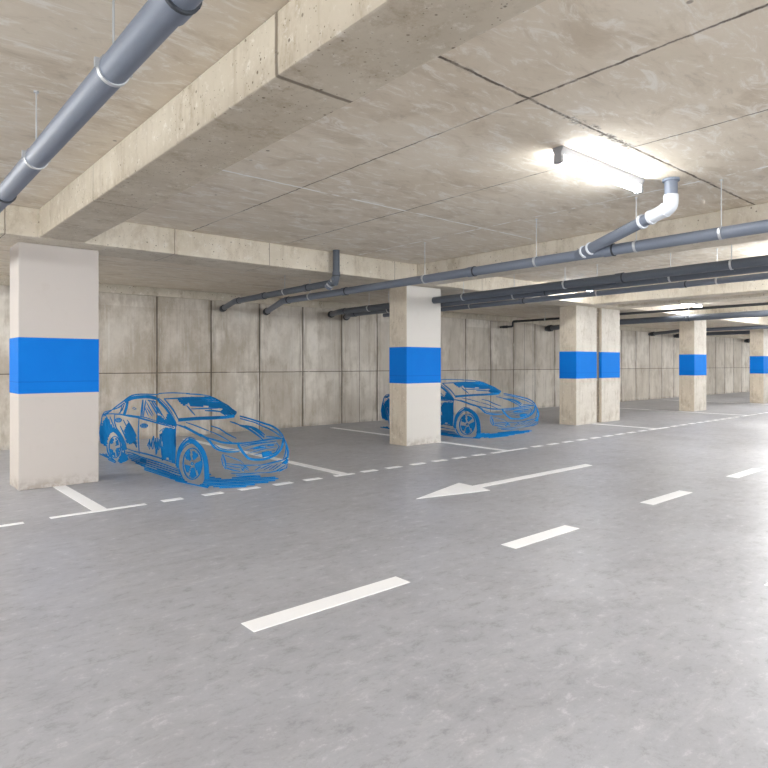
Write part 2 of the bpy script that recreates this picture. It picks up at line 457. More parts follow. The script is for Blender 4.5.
# ================================================================ FIXTURES
def lamp(label, x0, x1, y, z=None, dy=0.0, tube_mat='tube'):
    z = z or SLAB
    t = thing('ceiling_lamp', label, 'ceiling lamp', (x0 * H, y * H, z))
    L = (x1 - x0) * H
    bm = bmesh.new()
    prof = [(-.042, 0), (.042, 0), (.042, -.018), (.026, -.052), (-.026, -.052), (-.042, -.018)]
    a = [bm.verts.new((0, p[0], p[1])) for p in prof]; b_ = [bm.verts.new((L, p[0] + dy, p[1])) for p in prof]
    n = len(prof); bm.faces.new(a); bm.faces.new(b_[::-1])
    for i in range(n): bm.faces.new((a[i], a[(i + 1) % n], b_[(i + 1) % n], b_[i]))
    obj('housing', bm, M['housing'], t)
    bm = bmesh.new(); tube(bm, [(.035, 0, -.082), (L - .035, dy, -.082)], .026, 16)
    obj('fluorescent_tube', bm, M[tube_mat], t, True)
    for xx, yy in ((0.0, 0), (L - .035, dy)):
        obj('end_cap', nbox(xx, xx + .035, yy - .032, yy + .032, -.114, -.050), M['housing'], t, False, .004)
    return t
lamp('bright fluorescent batten on the ceiling beside the pipe elbow', 2.93, 3.86, 1.93)
lamp('distant ceiling lamp seen below the second beam, above the twin columns', 7.75, 8.6, 5.05)
lamp('farther ceiling lamp seen under the beams right of the twin columns', 11.6, 12.6, 5.05)
def batten(x, y, z=None, k_=1.0):  # unseen battens with point lights, added to brighten the room
    t = lamp('added fill-light batten on the ceiling outside the view', x, x + .95, y, z)
    t['group'] = 'added battens outside the view'
    for k in (.2, .75):
        l = bpy.data.lights.new('fill_light', 'POINT'); l.energy = FILL_BATTEN_W * k_; l.shadow_soft_size = .15
        l.color = (.94, .97, 1.0)
        o = bpy.data.objects.new('fill_light', l); COL.objects.link(o); o.parent = t
        o.location = (k * H, 0, -.30)
for x, y in ((-3.6, .6), (-2.2, -3.2), (2.4, -4.2), (6.2, -2.2), (-6.2, 4.2), (6.6, -5.0), (1.9, -5.2), (29, 3)):
    batten(x, y)
batten(-1.6, 7.0, REAR, .7)
batten(-1.7, 4.7, None, .15)
batten(1.9, -1.9, None, .6)
for x, y, k_ in ((7.1, 1.85, .5), (11.0, 3.0, .7), (15.0, 4.2, .8), (19.0, 5.0, .8), (24.5, 5.0, .9)):
    batten(x, y, None, k_)

# ---- pipes
def ring(bm, p, d, r, L, seg=20):
    d = Vector(d).normalized(); p = Vector(p); tube(bm, [p - d * L / 2, p + d * L / 2], r, seg)
def clamp(parent, p, d, r, top, off=(0, 0)):
    """split ring with ears, threaded rod up to the slab"""
    bm = bmesh.new(); ring(bm, p, d, r * 1.10, .022, 20)
    x, y, z = p
    for s in (-1, 1):
        box(bm, x + s * r * 1.05 - .012, x + s * r * 1.05 + .012, y - .009, y + .009, z - .006, z + .03)
    tube(bm, [(x, y, z + r), (x, y, top)], .0045, 6)
    tube(bm, [(x, y, top - .008), (x, y, top)], .014, 8)
    o = obj('pipe_hanger', bm, M['steel'], parent); smooth_angle(o)
def coupling(parent, p, d, r, mat, L=.09):
    bm = bmesh.new(); ring(bm, p, d, r * 1.13, L, 24)
    dd = Vector(d).normalized(); q = Vector(p)
    o = obj('coupling', bm, mat, parent); smooth_angle(o)
    bm = bmesh.new(); ring(bm, q - dd * (L / 2 + .006), d, r * 1.17, .014, 24)
    o = obj('rubber_ring', bm, M['rubber'], parent); smooth_angle(o)

def drain(label, X, ya, za, yb, zb, r, mat, hang=(), coup=(), tail=None, name='drain_pipe', top=SLAB):
    """pipe running away from the viewer at constant X; all numbers in eye heights, z above the eye"""
    t = thing(name, label, 'pipe', (0, 0, 0))
    A = Vector((X * H, ya * H, H + za * H)); B = Vector((X * H, yb * H, H + zb * H)); d = (B - A).normalized()
    R_ = r * H
    path = [A, B] + [Vector((p[0] * H, p[1] * H, H + p[2] * H)) for p in (tail or [])]
    bm = bmesh.new(); tube(bm, fillet(path, R_ * 1.6), R_, 24)
    o = obj('pipe_run', bm, mat, t); smooth_angle(o)
    at = lambda y: A + (B - A) * ((y - ya) / (yb - ya))
    for y in hang:
        p = at(y); clamp(t, p, d, R_, (REAR if y > 5.8 else BB if y > 5.3 else top))
    for y in coup: coupling(t, at(y), d, R_, mat)
    if tail:
        coupling(t, B - d * R_ * 2.4, d, R_, mat)
        q0, q1 = path[-2], path[-1]; dd = (q1 - q0).normalized()
        ctr = q0 + dd * (q1 - q0).length * .6
        bm = bmesh.new(); tube(bm, [q1 - dd * .26, q1 - dd * .24, q1 - dd * .10, q1 - dd * .08], [R_ * 1.1, R_ * 1.32, R_ * 1.32, R_ * 1.1], 24)
        o = obj('wall_socket', bm, M['rubber'], t); smooth_angle(o)
    return t
WY = 8.35
drain('thick grey drain pipe hanging at the upper left corner', .610, -7.5, .955, WY - .02, .875, .044, M['pipe'],
      (-2.5, -.6, 1.98, 3.03, 6.4), (-1.2, 1.50, 3.78), name='drain_pipe')
p0 = drain('short dark drain pipe beside the riser in front of the crossbeam, leftmost behind it', 3.83, 5.20, .86, 7.45, .835, .036, M['pipedark'], (6.2,), (5.75, 6.7),
           tail=[(4.08, 8.33, .805)])
bm = bmesh.new(); tube(bm, fillet([(3.83 * H, 5.42 * H, H + .858 * H), (3.83 * H, 5.19 * H, H + .862 * H), (3.83 * H, 5.19 * H, SLAB)], .07), .036 * H, 24)
o = obj('riser', bm, M['pipedark'], p0); smooth_angle(o)
coupling(p0, (3.83 * H, 5.19 * H, H + .95 * H), (0, 0, 1), .036 * H, M['pipedark'], .05)
for k in range(5):
    bm = bmesh.new(); tube(bm, [(3.83 * H, (5.20 + .03 * k) * H, H + (.905 - .018 * k) * H), (3.83 * H, (5.215 + .03 * k) * H, H + (.893 - .018 * k) * H)], .042 * H, 16)
    o = obj('elbow_wrap', bm, M['steel'] if k % 2 else M['pipe'], p0); smooth_angle(o)

p2 = drain('long grey drain pipe that the white elbow joins, crossing the view below the lamp', 4.25, -7.5, .885, 6.92, .828, .040, M['pipe'], (-2, .2, 1.58, 2.15, 3.0, 4.3, 6.3), (-.5, 2.36, 3.7, 5.6),
           tail=[(4.80, 8.33, .80)])
p3 = drain('nearer of two parallel dark pipes behind the pipe with the white elbow', 5.60, -7.5, .915, 7.5, .80, .042, M['pipedark'], (.2, 2.0, 3.6, 5.0, 6.8), (-.5, 3.0, 5.9),
           tail=[(6.02, 8.33, .83)], top=SLAB)
p3b = drain('farther of two parallel dark pipes behind the pipe with the white elbow', 5.80, -7.5, .895, 7.5, .775, .042, M['pipedark'], (.8, 2.6, 4.4, 6.6), (.4, 4.0, 6.1),
            tail=[(6.35, 8.33, .80)], top=SLAB)
drain('thin light grey pipe just in front of the twin columns at ceiling level', 6.75, -7.5, .93, 7.8, .825, .032, M['pipe'], (1.0, 2.55, 3.9, 5.9, 7.0), (-.5, 2.9, 5.0))
drain('thin black pipe running behind the twin columns', 10.5, -7.5, .975, 8.0, .90, .022, M['pipeblack'], (1.2, 2.6, 4.4, 6.3, 7.2), (),
      tail=[(10.5, 8.0, .80), (10.5, 8.33, .80)])
drain('thick dark pipe meeting the column right of the twin pair', 11.85, -7.5, .925, 7.3, .862, .056, M['pipedark'], (1.2, 3.3, 5.0, 6.6), (3.0, 5.0), tail=[(12.2, 8.33, .83)])
drain('far dark pipe above the right bays, nearer of the far pair', 16.8, -7.5, .96, 7.3, .905, .045, M['pipedark'], (1.2, 4.3), (5.0,), tail=[(17.25, 8.33, .865)])
drain('far dark pipe above the right bays, farther of the far pair', 18.6, -7.5, .94, 7.6, .88, .05, M['pipedark'], (1.2, 4.3), (5.0,), tail=[(18.85, 8.33, .86)])
drain('most distant dark pipe end at the back wall beside the rightmost column', 24.2, -7.5, .93, 7.7, .88, .055, M['pipedark'], (1.2, 4.3), (5.0,), tail=[(24.6, 8.33, .855)])
# branch: ceiling riser, white elbow, wye into the long pipe
rx, ry = 0, 0
def pt(u, v, X=None, Y=None, z=None):
    """room point seen in direction (u, v) on a plane of the room (layout arithmetic only)"""
    l = (u - 384) / 615; q = (364.5 - v) / 615; dx, dy = .6543 + .7563 * l, .7563 - .6543 * l
    t = X / dx if X is not None else Y / dy if Y is not None else z / q
    return Vector((t * dx * H, t * dy * H, H + t * q * H))
tp = pt(671, 179, z=1.195)
tp.z = SLAB
lowp = Vector((tp.x, tp.y, pt(671, 207, X=tp.x / H).z))
jn = Vector((4.25 * H, 2.62 * H, H + (.885 - .057 * (2.62 + 7.5) / 14.42) * H))
bm = bmesh.new(); tube(bm, fillet([tp, lowp, jn], .085), .040 * H, 24); o = obj('branch_pipe', bm, M['pipe'], p2); smooth_angle(o)
dv = (jn - lowp).normalized()
bm = bmesh.new(); tube(bm, fillet([lowp + Vector((0, 0, .10)), lowp, lowp + dv * .20], .09), .045 * H, 24); o = obj('elbow', bm, M['pipewhite'], p2); smooth_angle(o)
for f in (.02, .17, .27):
    bm = bmesh.new(); ring(bm, lowp + dv * (f + .04), dv, .0495 * H, .022, 24); o = obj('elbow_collar', bm, M['pipewhite'], p2); smooth_angle(o)
for f in (.10, .19):
    bm = bmesh.new(); ring(bm, jn - dv * f, dv, .048 * H, .02, 24); o = obj('branch_collar', bm, M['pipewhite'], p2); smooth_angle(o)
bm = bmesh.new(); ring(bm, tp - Vector((0, 0, .01)), (0, 0, 1), .052 * H, .02, 24); o = obj('ceiling_seal', bm, M['seal'], p2); smooth_angle(o)

# ================================================================ SKETCH CARS
# brush strokes standing in space as a see-through drawing of a saloon car; every stroke is a solid
# bar of paint following the car body.  Local frame: x forward, y to the far side, z up; millimetres,
# pairs of left and right edge points along each stroke.
def stroke_mesh(txt, th=.005):
    bm = bmesh.new()
    for ln in txt.split('\n'):
        row = []
        for tok in ln.split():
            v = [float(k) / 1000 for k in tok.split(',')]
            row.append((Vector(v[:3]), Vector(v[3:])))
        rings = []
        for i, (l, r) in enumerate(row):
            a = row[max(i - 1, 0)]; b_ = row[min(i + 1, len(row) - 1)]
            t = ((b_[0] + b_[1]) - (a[0] + a[1])); wv = r - l
            nrm = t.cross(wv)
            nrm = nrm.normalized() * th / 2 if nrm.length > 1e-9 else Vector((0, 0, th / 2))
            if wv.length < .003:
                wv = wv.normalized() * .003 if wv.length > 1e-6 else Vector((0, 0, .003))
                m_ = (l + r) / 2; l, r = m_ - wv / 2, m_ + wv / 2
            rings.append([bm.verts.new(p) for p in (l + nrm, r + nrm, r - nrm, l - nrm)])
        for p, q in zip(rings, rings[1:]):
            for k in range(4): bm.faces.new((p[k], p[(k + 1) % 4], q[(k + 1) % 4], q[k]))
        bm.faces.new(rings[0][::-1]); bm.faces.new(rings[-1])
    return bm
STROKES = {
    'body_outline': '''84,-520,570,57,-518,570 84,-514,596,81,-521,601 187,-529,636,184,-534,646 327,-522,660,325,-525,672 314,-481,666,312,-486,679 326,-447,693,322,-455,705 411,-438,731,407,-446,744 497,-428,765,493,-437,780 583,-419,799,578,-428,814 643,-404,834,663,-423,850 727,-401,865,724,-408,880 788,-388,883,786,-392,899 900,-390,897,899,-392,912 1017,-381,906,1040,-392,920 1133,-365,910,1089,-345,919 1175,-331,909,1120,-305,917 1225,-297,908,1178,-275,915 1259,-274,907,1220,-255,913
86,-510,593,84,-513,603 312,-531,629,320,-543,650 315,-482,661,312,-486,670
1479,-384,867,1463,-349,881 1586,-407,831,1577,-379,847 1685,-420,804,1664,-389,822 1781,-432,776,1764,-401,793 1861,-445,751,1855,-418,767 1939,-460,725,1942,-436,740 2026,-476,696,2030,-453,710 2106,-493,668,2113,-471,682 2223,-519,627,2242,-501,636 2283,-546,591,2332,-541,597
1494,-354,873,1487,-347,876 1601,-367,842,1591,-357,846 1736,-386,803,1724,-373,807 1859,-410,766,1848,-397,771 1976,-436,731,1967,-424,735 2082,-459,695,2084,-454,698 2158,-476,669,2159,-472,671
86,-510,584,85,-513,594 174,-509,598,168,-510,610 355,-534,619,350,-534,632 472,-537,626,472,-537,641 590,-541,629,586,-538,645 706,-544,632,699,-540,649 815,-546,633,818,-544,652 912,-546,630,917,-544,650 1020,-546,626,1024,-544,648 1165,-546,626,1165,-543,647 1294,-546,625,1294,-541,645 1407,-546,617,1414,-543,638 1496,-546,612,1504,-544,633 1604,-546,607,1615,-546,626 1701,-546,602,1712,-546,620 1812,-546,595,1822,-546,612 1912,-546,590,1920,-546,605 2016,-546,586,2023,-546,599 2114,-546,583,2121,-546,594 2208,-546,577,2214,-546,587 2276,-546,573,2282,-546,582
978,-544,649,973,-541,653 1064,-544,647,1056,-540,653 1182,-543,645,1174,-539,653 1289,-542,644,1280,-537,653 1413,-540,643,1403,-534,653 1520,-538,641,1511,-532,651 1622,-541,634,1616,-535,643 1717,-544,627,1712,-539,634 1811,-545,622,1807,-542,628 1880,-546,620,1877,-543,624
1908,-546,610,1910,-546,614 1998,-546,604,2002,-546,612 2108,-546,598,2113,-546,608 2203,-546,596,2206,-546,604 2272,-546,596,2273,-546,600''',
    'roof': '''626,-423,781,579,-424,817 730,-428,806,640,-410,840 824,-421,831,729,-396,867 906,-417,843,825,-391,881 1007,-418,853,936,-391,891 1132,-418,862,1072,-394,900 1229,-408,867,1171,-382,905 1302,-400,868,1212,-356,904 1365,-395,866,1264,-340,900 1484,-391,856,1386,-336,889
1263,-283,906,1230,-270,910 1213,-216,918,1165,-195,924 1188,-159,918,1187,-159,929 1194,-101,918,1193,-101,932 1215,-42,918,1214,-42,932 1247,4,916,1247,4,930 1269,64,913,1268,65,925 1292,119,911,1292,120,920 1308,158,909,1307,158,916
1343,82,908,1343,82,916 1359,123,903,1358,124,915 1382,182,897,1381,183,913 1381,248,891,1381,250,907 1420,310,883,1421,312,895 1466,345,877,1466,346,885''',
    'windshield': '''1499,326,874,1466,348,881 1536,340,862,1495,368,871 1595,355,844,1551,388,855 1690,357,817,1645,393,830 1787,357,790,1729,402,803 1852,364,772,1794,409,784 1912,369,754,1864,409,765 1998,358,731,1961,391,739 2082,343,709,2055,368,715 2192,319,681,2172,338,684
1540,-314,864,1520,-305,871 1553,-283,864,1527,-271,872 1569,-238,864,1538,-224,874 1584,-187,864,1545,-169,876 1591,-140,864,1547,-118,877 1597,-94,864,1547,-70,879 1599,-53,864,1550,-28,879 1604,3,864,1549,31,879 1599,59,864,1549,85,877 1594,128,863,1550,151,875 1589,200,862,1545,224,872 1568,273,860,1532,293,868 1553,325,859,1523,342,866
1537,245,862,1536,246,882 1536,346,852,1536,348,871
1595,19,866,1538,50,882 1618,120,856,1561,152,872 1605,243,843,1605,245,862 1606,361,831,1606,363,850
1611,-106,859,1560,-78,875 1657,-6,849,1602,24,864 1684,104,838,1628,136,853 1678,236,824,1677,237,842 1680,365,810,1680,367,829
1641,-184,848,1592,-158,863 1687,-90,838,1637,-63,853 1730,7,828,1675,38,843 1756,114,816,1701,146,831 1749,242,803,1749,244,821 1754,366,789,1753,368,808
1702,-199,830,1653,-173,845 1748,-103,820,1699,-77,835 1793,-6,810,1740,24,824 1821,101,798,1767,133,813 1850,210,787,1788,247,801 1855,335,773,1793,373,787
1764,-208,812,1716,-182,826 1801,-131,803,1753,-105,818
1807,-116,802,1759,-90,817 1852,-19,792,1802,9,807 1883,87,781,1830,118,795 1913,196,769,1856,230,783 1923,319,756,1862,356,769
1825,-211,794,1777,-185,809 1839,-180,791,1792,-154,805
1864,-134,785,1817,-108,800 1930,13,770,1877,43,784
1946,73,763,1894,104,777 1989,262,742,1928,300,756
1893,357,761,1846,396,771 2160,338,688,2117,376,697
1855,320,774,1808,358,784 2040,307,724,1995,345,733 2223,292,676,2175,332,684
1923,282,759,1877,320,768 2249,265,667,2253,273,680
1986,238,745,1939,276,755 2326,208,658,2330,217,671
2057,200,728,2017,233,737 2315,178,661,2319,187,673
2087,165,720,2051,197,729 2288,153,666,2292,161,678
2125,131,710,2089,162,719 2252,128,672,2256,137,685
2262,-487,643,2187,-452,671 2303,-469,648,2193,-417,672 2319,-419,650,2203,-363,674 2331,-377,652,2211,-317,675 2345,-327,654,2225,-267,677 2361,-279,655,2238,-215,679 2381,-235,656,2249,-164,678 2395,-187,655,2262,-114,678 2407,-138,654,2274,-64,677 2419,-86,654,2286,-11,677 2364,6,647,2361,6,683 2359,64,646,2355,63,682 2337,152,647,2332,149,683 2316,217,649,2311,214,685
1968,-172,754,1954,-165,759 1976,-142,753,1955,-131,759 1985,-97,751,1958,-83,760 1995,-46,750,1963,-29,760 2002,2,749,1966,21,759 1998,71,748,1968,88,756 1995,139,747,1972,152,753 1991,188,747,1975,197,751
2063,-41,730,2043,-30,736 2081,-2,726,2042,20,737 2095,55,721,2046,84,734 2116,113,713,2077,137,723 2131,160,707,2110,174,713
1843,-170,790,1833,-159,793 1915,-187,769,1898,-168,775 2007,-207,742,1985,-184,749 2102,-223,714,2085,-205,719 2175,-233,692,2166,-223,696
1804,-24,806,1792,-18,810 1801,22,807,1780,33,812 1791,91,807,1761,107,815 1786,148,807,1756,166,815 1806,193,800,1785,206,806 1830,215,792,1814,225,795
1529,-312,867,1518,-300,872 1618,-331,841,1601,-313,848 1734,-355,807,1712,-330,815 1841,-374,775,1818,-348,784 1954,-396,741,1938,-374,748 2099,-434,697,2090,-418,701 2217,-467,662,2209,-455,664''',
    'side_window': '''1297,-434,819,1303,-431,822 1409,-457,769,1421,-452,775 1529,-482,723,1542,-478,728 1658,-509,679,1664,-507,682
1337,-418,836,1342,-415,840 1445,-437,794,1454,-431,800 1564,-459,755,1575,-455,761 1687,-482,719,1692,-479,722
1384,-409,842,1389,-407,845 1511,-435,792,1523,-430,798 1650,-464,745,1662,-460,751 1788,-492,701,1794,-490,704
1418,-400,852,1424,-397,854 1523,-423,808,1534,-420,813 1634,-450,767,1648,-445,773 1745,-475,728,1756,-471,733 1854,-498,690,1860,-496,693
1536,-437,789,1540,-434,792 1662,-460,751,1670,-456,757 1786,-483,714,1795,-478,722 1908,-504,680,1915,-500,686 2027,-524,648,2031,-522,651
1336,-472,757,1343,-470,759 1433,-496,709,1448,-491,714 1547,-521,666,1554,-519,668
1565,-430,798,1571,-427,801 1672,-454,760,1683,-449,766 1778,-476,725,1789,-472,731 1885,-497,692,1890,-495,695
1306,-419,839,1295,-412,850 1505,-409,830,1493,-401,842
1374,-468,758,1379,-465,761 1506,-493,708,1518,-487,715 1655,-520,664,1660,-518,667
1468,-411,828,1483,-406,835 1540,-427,803,1555,-422,810
1403,-415,832,1416,-408,839 1739,-486,712,1754,-480,719
1416,-432,804,1429,-426,811 1734,-499,692,1748,-494,699
2151,-500,654,2162,-488,660 2250,-530,616,2262,-519,622
2007,-468,705,2018,-456,711 2265,-546,599,2285,-539,605
1974,-473,709,1985,-460,715 2236,-546,589,2271,-546,597
1961,-483,705,1972,-471,711 2189,-546,600,2224,-546,608
1984,-503,680,2005,-496,687 2151,-546,595,2186,-546,604
2009,-520,654,2034,-515,661 2113,-546,600,2148,-546,609
1985,-526,646,2010,-520,654 2065,-546,606,2100,-546,614
1915,-518,660,1940,-512,668 2027,-546,603,2063,-546,612
1841,-508,677,1867,-502,684 1984,-546,611,2017,-544,619
1791,-505,682,1816,-499,689 1948,-546,609,1984,-546,617
1756,-506,681,1782,-501,689 1909,-546,609,1946,-546,618
1775,-524,654,1801,-519,661 1867,-546,605,1904,-546,614
1812,-545,623,1837,-539,631 1830,-546,605,1868,-546,613
1180,-424,849,1190,-424,849 1223,-449,805,1243,-449,805 1282,-481,748,1307,-480,748 1350,-514,689,1369,-513,690 1405,-540,643,1416,-539,644
1247,-422,843,1258,-421,843 1281,-446,803,1301,-444,803 1329,-477,751,1354,-475,750 1388,-512,692,1407,-510,692 1434,-538,645,1446,-538,645
1166,-425,848,1178,-425,848 1203,-450,804,1224,-450,803 1255,-482,747,1280,-482,747 1316,-514,691,1335,-513,692 1365,-537,649,1376,-537,649
692,-437,806,703,-410,800 700,-447,769,817,-464,769 787,-493,728,865,-495,723 824,-524,682,903,-526,676 845,-546,645,917,-546,639
557,-416,782,558,-411,776 499,-423,753,531,-427,744 415,-431,718,450,-436,705 325,-451,691,327,-447,678 310,-492,675,311,-490,667
510,-424,742,540,-430,743 620,-485,699,624,-474,695 709,-530,653,731,-533,653
560,-409,780,595,-417,779 641,-461,742,647,-449,737 702,-505,698,706,-494,690 685,-537,650,715,-544,647
1009,-488,732,1000,-486,736 1060,-486,742,1053,-482,748 1128,-494,732,1147,-493,733 1088,-497,726,1097,-501,719 1010,-489,732,1011,-491,729''',
    'rear_fender': '''80,-529,581,84,-518,579 57,-532,508,63,-516,505 57,-542,463,66,-521,459 59,-550,418,68,-527,414 63,-558,345,72,-536,344 49,-544,268,55,-528,271 64,-527,195,68,-517,198
402,-535,484,456,-537,492 464,-537,383,517,-538,391
294,-528,549,360,-534,558 416,-536,369,470,-537,377
228,-527,573,235,-510,577 292,-528,465,359,-534,474 369,-534,359,424,-536,368
155,-515,553,161,-498,556 257,-531,451,263,-514,455 317,-532,347,375,-534,356
93,-504,528,150,-505,536 216,-525,415,223,-508,418 288,-527,299,357,-534,310
65,-509,509,80,-494,514 160,-516,381,166,-499,384 285,-536,258,291,-518,261
64,-520,478,70,-503,481 116,-509,332,122,-492,336 184,-504,190,190,-487,193
62,-533,444,69,-516,447 86,-512,299,100,-498,303 87,-482,152,118,-474,158
61,-545,411,67,-527,415 57,-517,283,88,-509,289 79,-500,157,86,-482,161
63,-554,361,69,-536,365 69,-519,183,75,-502,186
49,-547,264,55,-529,268 62,-536,190,68,-518,193
560,-540,627,577,-540,628 547,-539,578,571,-540,580 542,-539,520,572,-540,524 599,-541,452,632,-542,460 677,-543,416,706,-544,426 764,-546,379,788,-546,387 840,-546,329,858,-546,335 895,-546,289,908,-546,293
88,-511,568,86,-513,574 167,-508,587,179,-510,601 200,-513,568,225,-517,571
382,-535,589,396,-535,592 413,-536,556,438,-536,561 458,-537,513,489,-538,520 514,-538,469,538,-539,474 562,-540,434,575,-540,437
478,-552,407,548,-553,458 554,-552,395,630,-552,444 640,-552,376,733,-552,421 702,-552,348,810,-553,386 756,-552,314,871,-552,348 802,-552,277,920,-552,307 835,-552,242,958,-552,266 866,-553,178,990,-552,200
321,-552,235,300,-552,235 363,-552,299,326,-552,301 443,-552,365,404,-553,373 516,-552,395,510,-552,409 619,-552,393,625,-552,402''',
    'rear_wheel': '''774,-552,213,803,-552,215 765,-552,169,794,-552,170 740,-552,128,767,-552,126 700,-552,94,724,-552,89 651,-552,70,667,-552,61 600,-552,58,600,-552,46 549,-552,59,533,-552,47 499,-552,73,474,-552,63 458,-552,99,429,-552,92 431,-552,136,400,-552,131 421,-552,179,390,-552,176 431,-552,224,400,-552,223 458,-552,265,429,-552,267 499,-552,300,474,-552,305 549,-552,323,533,-552,332 600,-552,333,600,-552,345 651,-552,331,667,-552,343 700,-552,317,724,-552,326 740,-553,290,767,-552,297 765,-552,254,794,-552,259 774,-552,212,803,-552,216
519,-553,301,559,-552,307 532,-552,273,572,-552,279
474,-552,309,514,-552,315 507,-552,238,547,-552,244
443,-552,288,483,-552,294 473,-552,224,513,-552,230
415,-552,264,455,-552,270 433,-552,225,473,-552,231
660,-552,299,699,-552,305 692,-552,230,731,-553,236
614,-552,317,654,-552,323 626,-552,292,665,-552,298
625,-552,283,664,-553,289 653,-552,222,692,-553,228
618,-552,224,657,-553,231 623,-553,213,662,-552,219
718,-552,200,756,-552,207 726,-552,182,765,-552,188
687,-552,195,726,-552,201 713,-552,138,752,-552,145
647,-552,188,686,-552,194 687,-552,100,726,-553,107
622,-552,165,661,-552,172 660,-552,83,699,-553,90
493,-552,150,533,-552,157 514,-552,104,554,-552,111
455,-552,154,495,-553,161 494,-552,70,534,-552,77
415,-552,153,456,-552,160 437,-552,105,478,-552,112
556,-553,121,595,-552,127 583,-552,61,623,-553,68
526,-552,107,565,-552,113 538,-552,80,578,-552,87
312,-552,199,332,-552,202 317,-552,155,347,-552,159 336,-552,102,376,-552,110 386,-552,66,424,-552,80 453,-552,40,483,-552,54 542,-552,18,563,-552,29 616,-552,3,628,-552,11
817,-553,238,832,-552,239 819,-552,170,851,-553,172 796,-552,125,810,-552,125
881,-552,200,913,-552,205 902,-552,143,933,-552,148
975,-552,131,1019,-552,142 998,-553,107,1042,-553,118
919,-552,140,963,-552,151 993,-553,63,1037,-552,75
865,-552,146,910,-552,157 960,-552,49,1004,-552,61
820,-552,147,865,-552,158 927,-552,38,971,-552,49
794,-552,125,839,-552,136 889,-552,28,934,-553,40
765,-552,99,810,-552,110 842,-552,21,887,-553,32
733,-552,81,779,-552,93 810,-553,4,855,-552,16
712,-552,51,758,-552,62 764,-552,-1,809,-553,11
687,-552,26,733,-552,38 704,-552,10,750,-552,21''',
    'front_wheel': '''2915,-552,238,2939,-552,240 2908,-552,194,2932,-552,195 2889,-552,153,2911,-552,152 2857,-552,115,2878,-552,112 2817,-552,84,2833,-553,78 2770,-552,62,2780,-552,53 2721,-552,51,2721,-552,39 2671,-552,50,2661,-552,37 2623,-553,59,2605,-553,48 2580,-552,80,2558,-553,71 2546,-552,111,2522,-553,104 2525,-552,149,2500,-552,144 2518,-552,192,2492,-552,189 2525,-552,237,2500,-552,236 2546,-553,281,2522,-552,282 2580,-553,319,2558,-552,323 2623,-552,349,2605,-552,356 2671,-552,370,2661,-552,380 2721,-552,380,2721,-552,392 2770,-552,380,2780,-552,392 2817,-553,368,2833,-552,379 2857,-552,347,2878,-553,355 2889,-552,317,2911,-553,323 2908,-553,279,2932,-553,284 2915,-552,237,2939,-552,241
2804,-553,336,2831,-552,342 2824,-552,302,2850,-552,308
2773,-552,343,2799,-553,350 2804,-552,290,2830,-553,296
2739,-553,353,2766,-552,359 2783,-552,276,2809,-552,283
2713,-553,351,2740,-553,357 2762,-553,266,2789,-552,273
2711,-552,306,2738,-552,313 2741,-552,255,2767,-552,261
2878,-552,261,2904,-552,267 2912,-553,201,2938,-552,208
2855,-552,253,2881,-552,260 2900,-552,175,2926,-552,182
2829,-552,246,2856,-552,253 2884,-552,151,2910,-553,157
2805,-553,238,2831,-552,244 2871,-552,123,2897,-553,130
2784,-552,231,2811,-552,237 2851,-552,116,2877,-552,123
2761,-552,216,2787,-552,223 2799,-552,151,2825,-552,158
2733,-552,174,2760,-552,181 2786,-552,84,2812,-552,91
2707,-552,171,2734,-552,178 2764,-552,74,2791,-553,81
2682,-552,164,2709,-552,171 2742,-552,63,2769,-552,70
2666,-552,145,2694,-552,152 2720,-552,54,2747,-552,61
2656,-553,111,2683,-552,118 2689,-552,55,2716,-552,63
2645,-552,80,2673,-553,87 2655,-552,64,2683,-552,71
2655,-552,183,2683,-552,189 2662,-553,172,2689,-552,178
2626,-553,183,2654,-552,190 2646,-552,150,2673,-552,156
2595,-552,184,2623,-552,191 2629,-553,127,2656,-552,134
2567,-553,185,2594,-552,191 2615,-553,104,2642,-552,111
2536,-552,185,2564,-552,192 2584,-552,104,2612,-552,111
2631,-552,354,2659,-552,361 2653,-552,318,2680,-553,324
2611,-552,340,2639,-552,347 2665,-552,249,2692,-552,255
2590,-552,328,2618,-552,334 2643,-552,238,2671,-552,244
2566,-552,316,2593,-552,322 2608,-552,244,2635,-552,251
2556,-553,282,2584,-552,289 2578,-552,246,2606,-552,252
2696,-552,219,2686,-552,227 2718,-553,228,2724,-552,239 2731,-552,220,2753,-552,223 2723,-552,206,2733,-552,198 2708,-552,210,2690,-553,202 2702,-553,225,2680,-552,221
2382,-552,150,2396,-552,154 2394,-552,123,2415,-552,128 2414,-553,86,2443,-552,95 2446,-552,52,2474,-552,62 2488,-553,22,2506,-553,30 2567,-552,-14,2578,-552,-8
2409,-552,191,2401,-552,190 2421,-553,249,2410,-552,249 2453,-552,305,2441,-552,306 2504,-552,354,2491,-552,357 2567,-552,393,2556,-552,399 2639,-552,421,2632,-552,428 2713,-552,434,2713,-553,443 2787,-552,434,2793,-552,443 2856,-552,421,2865,-552,427 2915,-553,394,2925,-553,399 2961,-552,356,2970,-552,359 2990,-553,310,2997,-552,311''',
